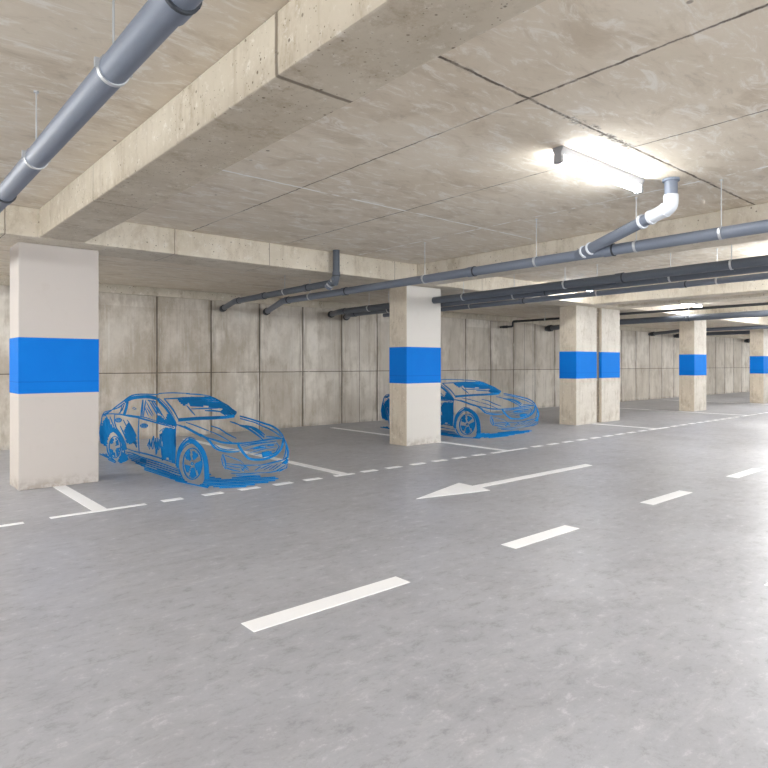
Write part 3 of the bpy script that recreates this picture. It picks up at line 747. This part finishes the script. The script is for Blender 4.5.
    'front_fender': '''2407,-552,132,2350,-552,125 2407,-552,173,2350,-552,168 2413,-552,227,2356,-552,223 2429,-552,276,2373,-552,276 2455,-552,323,2401,-552,327 2489,-552,362,2440,-552,371 2533,-552,395,2492,-552,410 2598,-553,428,2565,-552,446 2655,-552,451,2625,-552,471
2615,-552,437,2635,-552,489 2670,-552,437,2697,-552,488 2732,-553,433,2782,-552,481 2786,-553,416,2855,-553,459 2839,-552,393,2917,-553,431 2882,-552,366,2967,-552,400 2916,-553,336,3007,-553,364 2942,-552,301,3035,-552,324 2959,-553,263,3054,-553,282 2969,-553,225,3065,-552,241 2975,-553,184,3071,-552,198 2980,-552,128,3076,-553,142 2982,-552,82,3078,-552,96
2340,-552,146,2329,-552,145 2350,-553,192,2336,-552,191 2367,-553,252,2349,-552,251 2389,-552,307,2369,-553,307 2423,-553,359,2402,-552,362 2479,-552,408,2460,-553,412 2543,-552,449,2527,-553,455 2600,-552,478,2589,-552,485 2655,-552,494,2654,-552,502 2726,-552,492,2730,-552,499 2784,-552,485,2788,-552,490''',
    'rear_door': '''1330,-546,627,1346,-546,628 1323,-546,587,1345,-546,588 1313,-546,528,1341,-546,530 1304,-546,463,1338,-546,465 1301,-546,402,1337,-546,405 1307,-546,341,1341,-546,345 1318,-546,278,1346,-546,281 1319,-541,220,1343,-542,223 1290,-524,176,1307,-525,178
1004,-546,544,1041,-546,555 1231,-546,382,1267,-546,393
973,-546,529,1010,-546,540 1107,-546,434,1144,-546,445 1238,-546,341,1274,-546,352
946,-546,508,984,-546,519 1100,-546,399,1137,-546,410 1250,-546,294,1285,-546,305
917,-546,484,954,-546,495 1056,-546,386,1093,-546,397 1192,-546,291,1228,-546,302
895,-546,460,932,-546,471 1015,-546,375,1052,-546,387 1133,-546,293,1169,-546,304
871,-546,437,909,-546,448 1095,-546,281,1131,-546,292
881,-546,390,919,-546,401 1051,-546,272,1088,-546,284
926,-546,318,963,-546,329 982,-546,279,1019,-546,291
978,-546,583,989,-546,586 1048,-546,538,1066,-546,544 1132,-546,483,1156,-546,491 1203,-546,434,1222,-546,439 1256,-546,397,1267,-546,400
855,-546,575,866,-546,578 908,-546,532,926,-546,537 972,-546,481,995,-546,486 1023,-546,437,1041,-546,441 1059,-546,405,1070,-546,407
1139,-546,312,1150,-546,323 1208,-546,299,1256,-546,318 1258,-546,252,1284,-546,257
747,-545,487,761,-545,491 792,-546,452,814,-546,458 846,-546,407,875,-546,415 897,-546,364,920,-546,370 936,-546,332,950,-546,335''',
    'front_door': '''2310,-546,595,2323,-545,595 2303,-546,545,2322,-546,546 2296,-546,484,2319,-546,485 2291,-546,440,2320,-546,442 2288,-546,385,2320,-546,387 2287,-546,347,2319,-546,349 2287,-546,299,2315,-546,302 2287,-546,250,2311,-546,252 2264,-534,202,2285,-535,205 2239,-521,168,2255,-522,170
2273,-546,566,2310,-546,569 2281,-546,464,2317,-546,467 2288,-546,362,2325,-546,366
2238,-546,561,2275,-546,564 2245,-546,464,2282,-546,467 2253,-546,366,2289,-546,370 2260,-546,269,2297,-546,274 2214,-520,164,2255,-522,169
2197,-546,567,2235,-546,571 2205,-546,469,2242,-546,473 2212,-546,370,2249,-546,374 2220,-546,272,2257,-546,277 2175,-520,165,2216,-522,171
2164,-546,568,2201,-546,572 2171,-546,473,2208,-546,477 2178,-546,378,2216,-546,382 2186,-546,283,2223,-546,287 2153,-526,182,2194,-528,187
2127,-546,561,2165,-546,565 2134,-546,468,2172,-546,472 2141,-546,375,2179,-546,379 2148,-546,282,2186,-546,286 2116,-527,182,2157,-529,188
2090,-546,565,2128,-546,569 2099,-546,448,2137,-546,452 2108,-546,331,2146,-546,335 2100,-538,212,2142,-540,217
2052,-546,564,2090,-546,567 2061,-546,447,2099,-546,450 2070,-546,330,2108,-546,334 2061,-537,210,2103,-539,215
2015,-546,544,2054,-546,548 2024,-546,427,2063,-546,431 2033,-546,310,2071,-546,314 2005,-528,187,2048,-530,192
1979,-546,524,2018,-546,528 1988,-546,409,2026,-546,413 1997,-546,294,2035,-546,298 1956,-522,171,1999,-524,176
1946,-546,480,1985,-546,484 1948,-546,447,1987,-546,451
1959,-546,334,1998,-546,338 1912,-518,158,1955,-520,164
1950,-546,489,1976,-546,492 1969,-546,390,1995,-546,393
1910,-546,476,1937,-546,479 1935,-546,351,1961,-546,354 1952,-543,225,1982,-544,229
1883,-546,411,1909,-546,414 1903,-546,310,1929,-546,313
1578,-546,298,1568,-546,299 1615,-546,342,1602,-546,343 1641,-546,373,1650,-546,380 1643,-546,332,1664,-546,335 1665,-546,294,1662,-546,304 1703,-546,339,1679,-546,340 1738,-546,404,1715,-546,405 1743,-546,437,1762,-546,444 1746,-546,388,1766,-546,390 1748,-546,329,1764,-546,333 1792,-546,366,1779,-546,366 1819,-546,414,1809,-546,415
1741,-546,282,1729,-546,282 1776,-546,351,1762,-546,352 1809,-546,395,1801,-546,401 1801,-546,364,1822,-546,366 1801,-546,302,1824,-546,305 1800,-546,242,1826,-546,245 1791,-536,207,1814,-541,220 1846,-546,242,1820,-546,241 1865,-546,299,1840,-546,298 1882,-546,358,1859,-546,357 1873,-546,387,1893,-546,391 1871,-546,341,1888,-546,342 1877,-546,277,1879,-546,284 1965,-546,341,1955,-546,343
1636,-546,394,1647,-546,395 1619,-546,351,1641,-546,351 1609,-546,301,1632,-546,304 1633,-546,264,1644,-546,266
1717,-546,407,1728,-546,407 1699,-546,361,1722,-546,362 1690,-546,309,1712,-546,311 1713,-546,272,1724,-546,274
1805,-546,421,1816,-546,421 1788,-546,372,1810,-546,373 1778,-546,317,1800,-546,320 1802,-546,280,1812,-546,282
1852,-546,428,1863,-546,429 1835,-546,378,1857,-546,379 1826,-546,322,1847,-546,324 1849,-546,285,1859,-546,287
1912,-546,503,1906,-546,506 1999,-546,538,1989,-546,545 2079,-546,561,2076,-546,565''',
    'sill': '''933,-535,205,949,-539,214 1005,-532,197,1024,-537,209 1101,-529,190,1121,-535,203 1195,-529,187,1216,-534,203 1293,-528,186,1316,-535,204 1393,-528,186,1418,-535,205 1495,-528,185,1521,-535,206 1586,-528,185,1613,-535,205 1694,-527,182,1722,-534,202 1799,-525,179,1825,-532,197 1918,-524,174,1940,-530,191 2030,-522,170,2050,-527,184 2138,-520,164,2155,-524,176 2241,-518,158,2255,-521,168 2311,-516,154,2323,-519,162
1282,-510,137,1294,-513,145 1366,-508,133,1381,-512,143 1485,-506,127,1503,-511,140 1611,-504,121,1633,-510,136 1731,-506,117,1746,-508,133 1849,-503,111,1866,-506,127 1966,-504,107,1975,-504,121 2080,-510,104,2081,-505,115 2172,-505,97,2172,-501,106 2285,-514,95,2285,-511,102 2346,-513,90,2346,-510,96
847,-516,153,857,-518,160 944,-516,152,960,-520,164 1066,-515,151,1088,-521,166 1188,-513,144,1207,-517,156 1284,-511,139,1295,-513,146''',
    'door_handle': '''643,-542,567,643,-542,579 749,-545,574,749,-545,586
610,-541,552,610,-541,564 785,-546,563,785,-546,575
634,-542,538,634,-542,550 758,-545,547,758,-545,559
789,-546,570,810,-546,568 778,-546,556,796,-546,552 745,-545,545,754,-545,537 697,-544,539,697,-544,530 648,-542,539,639,-542,530 614,-541,545,594,-541,538 602,-541,556,577,-540,554 614,-541,567,594,-541,572 648,-542,578,639,-542,586 697,-544,585,697,-544,594 745,-545,584,754,-545,594 778,-546,578,796,-546,585 789,-546,566,810,-546,571
1430,-546,548,1430,-546,560 1538,-546,556,1538,-546,567
1395,-546,533,1395,-546,544 1572,-546,546,1572,-546,557
1419,-546,523,1419,-546,534 1547,-546,532,1547,-546,543
1579,-546,552,1596,-546,550 1567,-546,540,1581,-546,535 1533,-546,529,1539,-546,522 1485,-546,523,1485,-546,514 1436,-546,522,1429,-546,514 1401,-546,528,1387,-546,521 1390,-546,537,1369,-546,536 1401,-546,548,1387,-546,553 1436,-546,559,1429,-546,567 1485,-546,565,1485,-546,574 1533,-546,565,1539,-546,574 1567,-546,559,1581,-546,566 1579,-546,549,1596,-546,554''',
    'shadow_scribble': '''126,-115,-5,125,-108,15 634,-155,-4,634,-148,15
53,-159,-5,53,-152,15 433,-187,-4,433,-180,15 789,-213,-4,789,-207,14
240,-225,-5,240,-219,15 598,-250,-4,598,-244,15 935,-274,-4,935,-267,14
417,-290,-4,417,-284,15 749,-312,-4,749,-306,14 1062,-332,-4,1062,-326,14
647,-355,-4,647,-349,14 1188,-388,-4,1187,-382,14
915,-415,-4,915,-408,14 1252,-434,-4,1252,-428,14
650,-159,-3,650,-153,14 1105,-194,-3,1105,-189,13
633,-220,-3,633,-214,14 985,-245,-3,985,-240,13 1316,-269,-3,1316,-264,13 1627,-292,-2,1627,-286,13 1921,-313,-2,1921,-308,13
780,-300,-3,780,-294,14 1073,-319,-3,1073,-313,13 1350,-337,-3,1350,-332,13 1614,-355,-2,1614,-349,13 1864,-371,-2,1864,-366,13 2103,-387,-2,2103,-382,12
988,-374,-3,988,-369,13 1320,-395,-3,1320,-389,13 1632,-413,-2,1632,-408,13 1926,-431,-2,1926,-426,13
1157,-448,-3,1157,-442,13 1451,-464,-2,1450,-458,13
1594,-433,-4,1594,-426,14 1841,-447,-4,1841,-441,14 2076,-461,-3,2076,-455,14 2301,-474,-3,2301,-468,14
1407,-466,-4,1407,-460,14 1698,-482,-4,1698,-475,14 1973,-497,-3,1972,-490,14 2233,-511,-3,2233,-504,14 2479,-524,-3,2479,-518,13
1390,-505,-4,1389,-499,14 1652,-518,-4,1652,-512,14 1902,-531,-3,1902,-525,14 2140,-543,-3,2140,-537,14 2366,-554,-3,2366,-548,13 2582,-565,-3,2582,-559,13
1507,-555,-4,1507,-549,14 1787,-568,-4,1787,-562,14 2052,-580,-3,2052,-574,14 2304,-592,-3,2303,-586,13 2542,-603,-3,2542,-597,13
2210,-567,-3,2209,-563,13 2437,-546,-3,2436,-542,13
2282,-600,-3,2281,-596,13 2459,-583,-3,2458,-579,13 2629,-566,-3,2628,-562,13
2860,-544,-2,2859,-540,13 3035,-527,-2,3034,-523,13
2464,-627,-3,2463,-622,13 2624,-611,-2,2623,-606,13 2779,-595,-2,2778,-591,13 2930,-580,-2,2929,-576,13 3077,-565,-2,3076,-561,13
-199,-376,-4,-198,-368,14 -97,-390,-4,-97,-382,14
-230,-407,-4,-230,-399,14 166,-460,-3,167,-452,14
-263,-436,-4,-263,-428,14 203,-496,-3,204,-489,14 632,-552,-3,633,-544,13
363,-553,-3,363,-545,13 727,-598,-3,727,-591,13
2268,-150,-4,2264,-150,15 2279,-127,-4,2276,-127,15
2360,-211,-4,2357,-210,14 2395,-143,-4,2392,-142,14
2452,-259,-4,2449,-258,14 2479,-207,-4,2476,-207,14
2543,-311,-4,2540,-310,14 2597,-208,-4,2594,-207,14
2628,-361,-4,2625,-361,14 2672,-279,-4,2669,-278,14 2717,-196,-4,2714,-195,14
2769,-93,-4,2766,-92,14 2819,1,-4,2816,2,14 2870,96,-4,2867,97,14 2922,192,-4,2918,193,14
2707,-411,-4,2704,-410,14 2753,-326,-4,2749,-325,14 2799,-241,-4,2795,-240,14 2845,-155,-4,2842,-154,14 2892,-68,-4,2888,-68,14 2939,19,-4,2936,20,14 2986,107,-4,2983,108,14 3034,196,-4,3031,197,14 3083,285,-4,3079,286,14
2780,-459,-3,2777,-459,14 2823,-382,-3,2820,-381,14 2866,-303,-3,2862,-302,14 2909,-224,-3,2905,-223,14 2952,-145,-4,2949,-144,14 2996,-64,-4,2992,-63,14 3040,16,-4,3036,17,14 3084,98,-4,3081,99,14 3129,180,-4,3126,181,14 3174,262,-4,3171,264,14
2860,-518,-3,2857,-518,14 2901,-444,-3,2898,-443,14 2942,-369,-3,2939,-368,14 2984,-293,-3,2981,-292,14 3026,-217,-3,3022,-216,14 3068,-140,-3,3065,-139,14 3110,-63,-3,3107,-62,14 3153,15,-3,3150,16,14 3196,93,-4,3193,94,14 3240,172,-4,3237,173,14
2959,-513,-3,2956,-512,14 3003,-433,-3,3000,-432,14 3048,-353,-3,3045,-352,14 3093,-272,-3,3089,-271,14 3138,-191,-3,3135,-190,14 3183,-109,-3,3180,-108,14 3229,-26,-3,3226,-25,14 3275,57,-3,3272,58,14
3072,-501,-3,3069,-500,13 3113,-426,-3,3110,-425,14 3155,-351,-3,3152,-351,14 3198,-276,-3,3195,-275,14 3240,-200,-3,3237,-199,14 3283,-123,-3,3280,-122,14
3171,-484,-3,3167,-483,13 3216,-404,-3,3212,-404,13 3261,-324,-3,3258,-323,13 3307,-243,-3,3303,-242,13''',
    'hood': '''2300,-529,609,2289,-521,616 2387,-527,598,2367,-512,611 2501,-524,584,2484,-508,597 2608,-525,567,2601,-517,573
2463,-525,589,2439,-500,608 2588,-527,569,2563,-502,588 2708,-529,546,2688,-505,565 2789,-526,530,2769,-502,548 2855,-523,516,2835,-499,535
2810,-517,530,2793,-496,546 2917,-514,507,2900,-492,522 2969,-518,493,2957,-496,506 3010,-515,472,3017,-502,486 3054,-504,436,3076,-499,451 3089,-495,406,3111,-490,420
2817,-516,529,2808,-509,535 2879,-509,519,2868,-500,527 2950,-498,507,2935,-485,516 2998,-487,499,2983,-473,509 3040,-472,490,3024,-458,502 3088,-457,478,3067,-439,491 3129,-431,467,3106,-413,480 3151,-402,461,3129,-386,475 3167,-367,456,3147,-353,471 3178,-333,452,3159,-321,466 3187,-299,449,3169,-288,462 3193,-262,449,3178,-253,460 3199,-220,449,3186,-213,459 3207,-172,451,3195,-166,459 3209,-136,452,3198,-130,459
3198,-254,446,3191,-250,451 3203,-215,448,3194,-211,454 3211,-160,450,3198,-153,458 3212,-99,452,3196,-91,461 3214,-42,453,3195,-32,464 3213,18,455,3192,30,467 3207,73,456,3187,84,468 3200,123,458,3181,133,469 3196,167,459,3178,177,469 3191,218,457,3176,228,465 3187,275,454,3175,284,461 3182,318,451,3174,324,457
2387,-457,636,2374,-449,639 2433,-451,629,2416,-440,633 2499,-444,620,2477,-429,624 2574,-437,608,2548,-420,614 2640,-432,598,2615,-415,604 2707,-422,586,2690,-409,591 2765,-412,575,2752,-402,579 2805,-404,567,2796,-397,570
2819,-400,565,2810,-393,567 2868,-393,555,2855,-384,559 2932,-386,542,2916,-373,547 2994,-382,529,2977,-368,535 3036,-368,514,3024,-357,519 3075,-358,499,3066,-349,504 3112,-350,485,3105,-342,489 3166,-327,461,3163,-322,463
2673,-302,604,2657,-291,608 2727,-286,594,2706,-271,599 2802,-272,579,2777,-252,586 2882,-281,562,2857,-258,569 2971,-292,543,2945,-269,550 3025,-279,526,3010,-264,534 3075,-259,509,3063,-248,514 3110,-245,497,3102,-237,501
2586,-9,630,2562,8,633 2687,-3,613,2635,35,621 2745,14,601,2724,30,605
2767,1,597,2728,28,604 2845,17,581,2771,74,594 2913,14,568,2846,71,579 2959,21,558,2927,49,564
2784,2,594,2758,22,598 2830,11,584,2793,38,591 2894,17,571,2848,53,579 2969,10,556,2920,52,565 3030,13,537,3000,44,547 3088,20,515,3065,46,523 3144,24,494,3127,44,500 3201,38,461,3193,50,466
2810,38,587,2772,64,594 2854,78,577,2799,118,587 2911,78,566,2845,133,578 2993,69,549,2930,127,561 3051,70,528,3017,109,539 3118,70,502,3094,99,510 3159,74,484,3148,90,490
2788,70,591,2764,87,595 2826,92,583,2790,117,589 2882,112,571,2836,147,579 2950,112,557,2905,150,565 3012,111,541,2988,138,549 3067,116,520,3051,135,526 3111,117,503,3100,130,507
2318,290,661,2285,312,664 2353,331,645,2354,334,658 2411,339,636,2413,343,648 2478,334,632,2447,356,635
2341,279,658,2290,314,663 2379,290,651,2316,334,658 2441,307,640,2367,359,647 2463,344,625,2464,349,642 2534,358,611,2535,364,630 2598,370,599,2600,376,620 2671,381,586,2673,388,608 2724,397,574,2726,403,596 2766,415,564,2769,422,585 2854,399,558,2789,454,567 2937,388,541,2885,437,548 3015,376,522,2992,406,528 3123,350,481,3109,372,485 3189,325,445,3184,340,447
2461,204,644,2433,224,648 2505,214,637,2469,238,641 2564,227,627,2518,260,632 2590,258,615,2591,261,626 2639,274,605,2640,278,618 2687,284,595,2689,289,609 2756,283,581,2759,289,594 2828,280,566,2830,286,580 2908,272,558,2856,314,565 2959,282,546,2915,319,552 3016,288,529,2993,311,536 3064,299,510,3046,319,515 3115,310,488,3100,326,493 3151,319,472,3142,331,475
3148,111,489,3139,118,493 3155,142,484,3141,153,491 3164,188,477,3148,200,486 3171,250,466,3159,260,473 3178,303,457,3170,309,461''',
    'headlight': '''3009,-507,486,3007,-498,491 3064,-501,442,3077,-498,450 3111,-490,401,3124,-487,414 3152,-475,389,3156,-471,406 3178,-449,380,3181,-446,399 3202,-425,373,3204,-423,392 3228,-399,370,3228,-399,388 3247,-361,371,3242,-358,385 3251,-318,372,3246,-318,383 3251,-287,377,3248,-287,386
3078,-498,458,3082,-497,462 3113,-489,439,3118,-488,444 3154,-473,416,3157,-470,424 3180,-447,404,3181,-446,413 3208,-419,399,3209,-418,407 3231,-372,400,3225,-369,405 3238,-327,402,3237,-327,406''',
    'grille': '''3174,-278,460,3174,-249,463 3218,-295,428,3212,-265,435 3248,-283,386,3247,-257,398 3261,-267,357,3259,-242,370 3274,-249,329,3271,-226,343 3276,-208,288,3276,-191,307 3276,-168,272,3276,-162,297 3276,-127,263,3276,-125,288 3276,-54,253,3276,-53,279
3276,-78,257,3276,-79,281 3276,-10,251,3276,-13,275 3276,33,255,3276,25,279 3276,78,263,3276,68,287 3276,124,275,3276,111,298 3276,168,291,3276,150,313 3276,205,317,3276,183,335 3269,239,346,3266,215,360 3254,267,376,3253,240,387 3240,288,408,3239,259,415 3170,348,456,3167,320,462
3240,-240,415,3238,-240,419 3240,-201,420,3238,-202,425 3241,-144,427,3238,-144,434 3240,-76,432,3234,-74,441 3240,-26,434,3233,-24,443 3239,34,436,3231,38,444 3237,97,437,3226,103,444 3231,156,438,3222,161,443 3222,200,438,3217,204,442
3256,-226,380,3254,-226,384 3256,-195,384,3254,-196,390 3256,-152,390,3253,-152,397 3256,-101,397,3252,-101,406 3255,-48,404,3250,-48,413 3254,-2,408,3249,-1,418 3251,54,411,3247,55,419 3250,109,411,3246,110,418 3248,158,411,3245,159,416 3245,193,410,3243,194,415
3271,-203,348,3269,-203,352 3272,-171,352,3270,-171,357 3274,-125,357,3270,-125,364 3274,-71,363,3270,-71,372 3273,-17,369,3268,-17,379 3270,29,374,3266,30,383 3267,92,377,3263,93,384 3264,145,377,3261,146,383 3261,181,377,3260,182,381
3220,-252,431,3215,-249,435 3225,-218,433,3217,-215,438 3230,-169,436,3221,-164,443 3234,-114,438,3221,-107,446 3236,-68,439,3223,-61,447 3237,-15,441,3227,-9,447 3235,35,441,3227,40,446 3232,72,442,3226,76,445
3276,-125,323,3276,-126,327 3276,-85,325,3276,-87,332 3276,-28,329,3276,-30,338 3276,26,333,3276,23,343 3276,95,340,3276,93,347 3276,145,345,3275,145,350
3276,-29,332,3276,-31,346 3276,68,336,3276,65,351
3276,-27,315,3276,-30,330 3276,100,321,3276,97,336
3276,-24,301,3276,-26,316 3276,134,308,3276,131,323
3276,-20,286,3276,-23,300 3276,75,290,3276,72,305
3261,-131,383,3258,-131,391 3263,-96,383,3256,-95,398 3264,-50,384,3255,-47,403 3265,-4,386,3258,-1,401 3263,34,389,3259,36,397
3256,55,401,3249,59,414 3255,142,396,3249,146,410
3239,185,426,3237,192,428 3257,204,383,3256,218,382 3276,156,336,3276,169,327 3276,122,318,3276,129,309 3276,91,305,3276,94,300''',
    'bumper': '''3173,-454,355,3176,-451,355 3166,-461,300,3173,-454,301 3176,-451,244,3183,-444,247 3191,-426,195,3194,-423,197
3175,-452,350,3179,-448,353 3181,-446,322,3190,-437,327 3189,-438,285,3201,-426,288 3195,-432,241,3204,-423,242 3193,-425,203,3199,-420,204
3174,-453,353,3175,-452,357 3203,-424,337,3205,-422,343 3239,-384,316,3240,-382,325 3257,-336,295,3258,-333,304 3272,-295,277,3274,-292,283 3276,-258,240,3276,-254,243
3203,-424,256,3204,-423,262 3230,-397,251,3230,-397,258 3251,-352,241,3252,-351,251 3264,-319,234,3264,-318,246 3276,-281,227,3276,-281,240 3276,-232,220,3276,-232,232 3276,-186,215,3276,-187,227 3276,-135,211,3276,-135,221 3276,-87,208,3276,-87,216 3276,-53,207,3276,-54,213
3199,-428,236,3199,-428,241 3219,-407,228,3221,-406,237 3242,-373,218,3244,-371,228 3255,-338,210,3256,-337,218 3273,-286,201,3274,-286,206
3194,-427,211,3197,-426,217 3214,-403,196,3219,-401,207 3240,-369,180,3242,-367,194 3256,-326,170,3258,-325,181 3269,-292,164,3269,-291,170
3274,-288,222,3275,-286,226 3276,-239,187,3276,-233,194 3276,-185,155,3276,-182,158
3276,-228,227,3276,-220,220 3273,-282,178,3275,-275,171
3276,-259,220,3276,-253,228 3276,-203,182,3276,-197,190
3272,-289,193,3275,-283,200 3276,-251,161,3276,-244,168
3276,-78,202,3276,-79,209 3276,-44,201,3276,-46,211 3276,6,202,3276,3,214 3276,46,203,3276,42,218 3276,91,206,3276,86,223 3276,136,210,3276,131,227 3276,182,215,3276,178,230 3276,229,220,3276,225,233 3276,268,228,3276,262,237 3262,323,255,3265,314,262
3271,298,231,3276,283,245 3258,333,244,3264,317,257
3276,243,183,3276,232,196 3258,332,223,3265,315,237
3276,269,181,3276,257,193 3252,344,209,3260,327,223
3271,287,172,3276,272,185 3251,340,190,3259,323,204
3223,-381,151,3225,-381,157 3243,-350,144,3244,-350,152 3262,-303,135,3263,-303,146 3276,-253,130,3276,-254,143 3276,-191,125,3276,-192,138 3276,-141,124,3276,-143,135 3276,-90,123,3276,-91,132 3276,-53,123,3276,-54,129
3276,-79,123,3276,-79,128 3271,-18,115,3276,-22,123 3282,44,110,3276,47,118 3282,89,108,3276,91,118 3279,132,108,3276,132,120 3280,181,113,3276,180,124 3276,231,119,3276,228,129 3253,321,126,3258,311,133 3254,327,172,3258,317,174
3248,-334,124,3249,-333,129 3247,-298,114,3260,-305,124 3275,-255,108,3276,-256,118 3275,-208,103,3273,-207,114 3280,-152,100,3278,-152,110 3284,-98,99,3283,-98,106 3281,-56,96,3280,-56,101
3276,-44,165,3276,-46,170 3276,16,177,3276,11,187 3276,74,194,3276,72,199
3276,-2,146,3276,-5,150 3276,54,162,3276,49,171 3276,109,183,3276,106,187
3276,66,138,3276,63,142 3276,124,161,3276,117,170 3276,178,190,3276,175,194
3276,117,132,3276,114,136 3276,176,155,3276,169,164 3276,231,184,3276,228,188
3276,161,119,3276,158,123 3276,224,138,3276,218,148 3269,290,161,3271,285,166
3287,188,103,3285,186,107 3268,256,115,3276,244,126 3255,317,134,3257,313,139
3276,-117,151,3276,-123,160 3276,-42,184,3276,-49,193
3189,326,446,3184,340,447 3225,312,420,3216,334,423 3247,310,384,3243,334,388 3260,311,350,3256,338,351 3264,317,314,3253,348,311 3263,321,273,3254,344,269 3263,321,241,3257,337,238
3215,320,427,3213,327,427 3242,306,397,3241,317,397 3257,300,359,3257,315,358 3276,278,306,3273,293,302 3276,265,271,3276,275,267 3276,253,242,3276,259,240
3240,325,399,3239,330,399 3252,320,368,3251,331,368 3264,318,329,3259,332,327 3265,315,263,3262,322,262''',
}
car = thing('car_drawing', 'blue see-through brush drawing of a saloon car beside the nearest column', 'car drawing', (3.1629, 9.2053, 0.0), 'blue car drawings standing in the bays')
car.rotation_euler.z = -1.4965
for nm, txt in STROKES.items():
    obj(nm, stroke_mesh(txt, .002 if nm == 'shadow_scribble' else .005), M['sketch'], car)  # thin floor strokes are the car's shadow, drawn in blue paint
car_b = car.copy(); COL.objects.link(car_b)
car_b.location = (9.1772, 9.5755, 0); car_b.rotation_euler.z = -1.4458; car_b.scale = (0.7809, 2.0783, 1.0773)
car_b['label'] = 'farther blue see-through brush drawing of a car, partly behind the second column'
for ch in list(car.children):
    c_ = ch.copy(); COL.objects.link(c_); c_.parent = car_b
